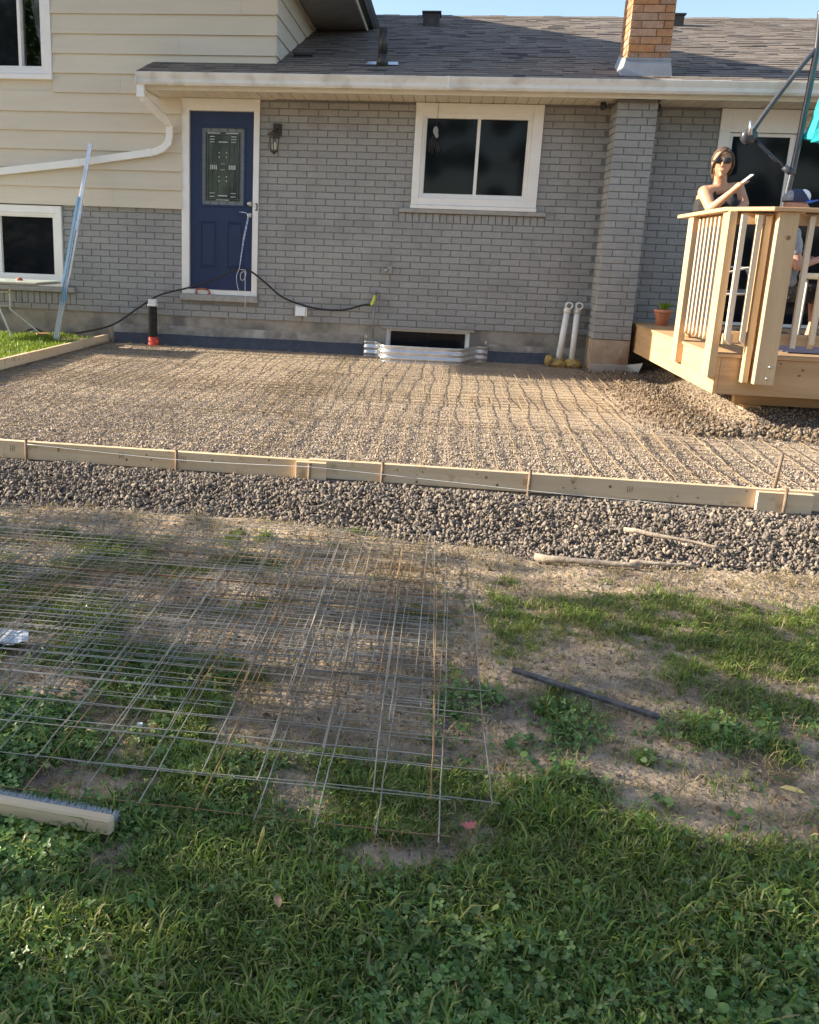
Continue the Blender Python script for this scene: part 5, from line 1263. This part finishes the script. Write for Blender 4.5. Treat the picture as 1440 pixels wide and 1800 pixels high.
scatter('clover_patches', cp, zrot(len(cp)), s3(cs_), ci_, clovers, label='low clover and round leaved weeds among the lawn grass', cat='clover')
scatter('dry_grass', sp, zrot(len(sp), .5), s3(ss), rng.integers(0, 5, len(sp)), straws, label='dry straw coloured grass flattened on bare soil', cat='dry grass')
lp, ls = [], []
for i in range(5200):
    x = random.uniform(-3.8, LX-.06); y = random.uniform(-3.3, -.28)
    if x > -2.5 and y > -.9 and random.random() < .85: continue
    z = hz(x, y)
    if in_view(x, y, z): lp.append((x, y, z)); ls.append(random.uniform(.9, 1.6))
scatter('grass_strip', lp, zrot(len(lp)), s3(ls), rng.integers(0, 5, len(lp)), tuft_b, label='bright sunlit grass beside the left form board', cat='grass')
# crumbs of soil on the lawn
P = []; S = []
for i in range(56000):
    x = random.uniform(-1.2, 5.6); y = random.uniform(-9.6, -6.5)
    if cover(x, y) < .6 and in_view(x, y, -.55): P.append((x, y, hz(x, y))); S.append(random.uniform(.0025, .009)*(1+random.random()**9*3))
rs_stuff('soil_crumbs', P, 0, 0, clods, 'small soil crumbs scattered over the bare lawn patches', 'soil', S)

# ---------------------------------------------------------------- small things on the lawn
Lz = lambda x, y, dz=0: Vector((x, y, hz(x, y)+dz))
a, b = Lz(2.50, -8.10, .035), Lz(2.955, -8.30, .02)
g = G(); g.beam(a, b, .022, .016); single('metal_bar', g, 'blackwood', 'black scuffed bar lying on the bare soil patch', 'bar', bevel=.004)
def stick(p0, p1, r, label):
    p0 = Vector(p0); p1 = Vector(p1); n = 9; pts = [p0.lerp(p1, i/(n-1))+Vector((random.uniform(-.006, .006), random.uniform(-.008, .008), random.uniform(-.002, .004))) for i in range(n)]
    g = G(); g.tube(pts, [r*random.uniform(.75, 1.15)*(1-.35*i/n) for i in range(n)], 8); single('stick', g, 'stick', label, 'stick', 'sticks at the edge of the crushed stone')
stick(Lz(2.70, -6.79, .03), Lz(3.17, -6.89, .025), .018, 'thick dry stick on the dirt below the crushed stone')
stick(Lz(3.14, -6.80, .03), Lz(3.45, -6.80, .03), .012, 'thin dry stick at the lower rim of the crushed stone')
stick(Vector((3.18, -6.42, -.47)), Vector((3.64, -6.56, -.49)), .013, 'pale straight stick lying on top of the crushed stone')
# broom head
br = thing('push_broom', 'wooden broom block with grey bristles lying at the left lawn edge', 'broom', (1.3, -9.14, -.52))
p0, p1 = Vector((1.0, -9.140, -.505)), Vector((1.465, -9.172, -.513))
g = G(); g.beam(p0, p1, .030, .045); part('wood_block', g, 'form', br, bevel=.005)
g = G(); n = 2600
for i in range(n):
    t = random.random(); p = p0.lerp(p1, t)+Vector((0, .016, random.uniform(-.014, .014))); d_ = Vector((random.gauss(0, .006), .022+random.uniform(0, .010), random.uniform(-.006, .010))); s_ = Vector((.0012, 0, 0))
    g.add([p-s_, p+s_, p+d_], [(0, 1, 2)])
part('bristles', g, 'bristle', br, kind='stuff')
# plastic scrap
g = G(); vs = []
for j in range(8):
    for i in range(10):
        x = .60+i*.024-.004*j*(i/9)*2; y = -8.31+j*.017+.006*i; vs.append((x, y, hz(x, y)+.045+.025*noise.noise(Vector((x*22, y*22, 0)))))
g.add(vs, [(j*10+i, j*10+i+1, (j+1)*10+i+1, (j+1)*10+i) for j in range(7) for i in range(9)]); single('plastic_scrap', g, 'plastic', 'crumpled clear plastic scrap at the left edge of the wire mesh', 'plastic')
def leafobj(name, x, y, s, m, label, pts, rz_=0):
    g = G(); z = hz(x, y)+.035; c_, s_ = math.cos(rz_), math.sin(rz_)
    vs = [(x, y, z)]+[(x+s*(p[0]*c_-p[1]*s_), y+s*(p[0]*s_+p[1]*c_), z+s*.35*abs(p[0])) for p in pts]; n = len(pts)
    g.add(vs, [(0, 1+i, 1+(i+1) % n) for i in range(n)]); g.tube([(x, y, z), (x-s*.9*s_*-1, y-s*.9*c_, z-.006)], .0012, 4); single(name, g, m, label, 'leaf')
maple = [(0, 1), (.2, .5), (.6, .75), (.55, .3), (1, .2), (.6, -.1), (.45, -.55), (0, -.3), (-.45, -.55), (-.6, -.1), (-1, .2), (-.55, .3), (-.6, .75), (-.2, .5)]
oval = [(0, 1.2), (.4, .6), (.45, 0), (.3, -.6), (0, -1), (-.3, -.6), (-.45, 0), (-.4, .6)]
leafobj('maple_leaf', 2.334, -9.00, .024, 'mapleleaf', 'small red maple leaf on the soil near the mesh corner', maple, .4)
leafobj('fallen_leaf', 1.911, -9.36, .020, 'brownleaf', 'pinkish brown fallen leaf standing in the clover', oval, .3)
leafobj('fallen_leaf', 3.23, -8.67, .030, 'yellowleaf', 'curled yellow leaf on the bare soil at the right', oval, 1.3)
g = G(); p = Lz(1.369, -8.69, .03); g.box(p-Vector((.007, .005, .004)), p+Vector((.007, .005, .004)), Matrix.Rotation(.2, 3, 'Z')); single('white_scrap', g, 'whitecloth', 'tiny white scrap lying under the wire mesh', 'scrap')
p = Lz(1.831, -9.23); g = G(); g.tube(spline([p, p+Vector((.004, 0, .05)), p+Vector((.018, .01, .11))]), [.0015]*16+[.0015], 5); g.tube([p+Vector((.012, .006, .075)), p+Vector((.016, .009, .095)), p+Vector((.019, .011, .115))], [.002, .006, .002], 6)
single('plantain_spike', g, 'yellowleaf', 'yellowish plantain flower spike sticking up from the clover', 'plant')

# ---------------------------------------------------------------- trees left of the lot: they shade the lawn
def tree(x, y, h, r, seed, label, z0=.5):
    t = thing('tree', label, 'tree', (x, y, -.6), 'trees round the yard')
    rr = random.Random(seed); base = Vector((x, y, -.6)); top = base+Vector((rr.uniform(-.3, .3), rr.uniform(-.3, .3), h*.8))
    g = G(); g.tube([base, base.lerp(top, .35), base.lerp(top, .7), top], [.2, .16, .10, .03], 12); part('trunk', g, 'bark', t)
    cl = []
    for i in range(12):
        st = base.lerp(top, rr.uniform(.15, .85)); a = rr.uniform(0, 2*PI); e_ = st+Vector((math.cos(a)*r*.7, math.sin(a)*r*.7, rr.uniform(.1, .5)*h*.3))
        gg = G(); gg.tube([st, st.lerp(e_, .5)+Vector((0, 0, -.05)), e_], [.06, .04, .015], 7); part('branch', gg, 'bark', t)
    for i in range(46):
        a = rr.uniform(0, 2*PI); zz = rr.uniform(z0, h); k = (1-((zz/h-.45)/.62)**2); rad = r*math.sqrt(max(.05, k))*rr.uniform(.25, 1.0)
        cl.append((Vector((x+math.cos(a)*rad, y+math.sin(a)*rad, zz-.6)), rr.uniform(.45, .85)))
    g = G()
    for c, s in cl:
        for i in range(190):
            d = Vector((rr.gauss(0, 1), rr.gauss(0, 1), rr.gauss(0, .8))).normalized()*s*rr.uniform(.35, 1.05)
            p = c+d; u = Vector((rr.gauss(0, 1), rr.gauss(0, 1), rr.gauss(0, 1))).normalized(); v = u.orthogonal().normalized(); w_ = rr.uniform(.05, .10)*(r/2.4)
            g.add([p-u*w_, p+v*w_*.55, p+u*w_, p-v*w_*.55], [(0, 1, 2, 3)])
    part('crown', g, 'leaf', t)
tree(-8.2, -9.0, 6.4, 2.5, 1, 'leafy tree left of the lawn, the one nearest the house')
tree(-9.5, -14.3, 7.5, 2.8, 2, 'leafy tree left of the lawn, the middle one')
tree(-6.0, -13.6, 5.0, 2.2, 3, 'leafy tree left of the lawn, the lowest one')
tree(-8.5, -18.5, 7.0, 2.8, 4, 'leafy tree left of the lawn, the one farthest from the house')

for i in range(7): tree(-14+i*6.2+(i % 2)*1.1, -38-(i*7 % 5), 9.5+(i*3 % 4), 4.6, 10+i, 'tall leafy tree added out of view behind the camera, %s from the left' % ['first', 'second', 'third', 'fourth', 'fifth', 'sixth', 'last'][i], .6)  # unseen row, added so the window panes reflect dark foliage instead of sky
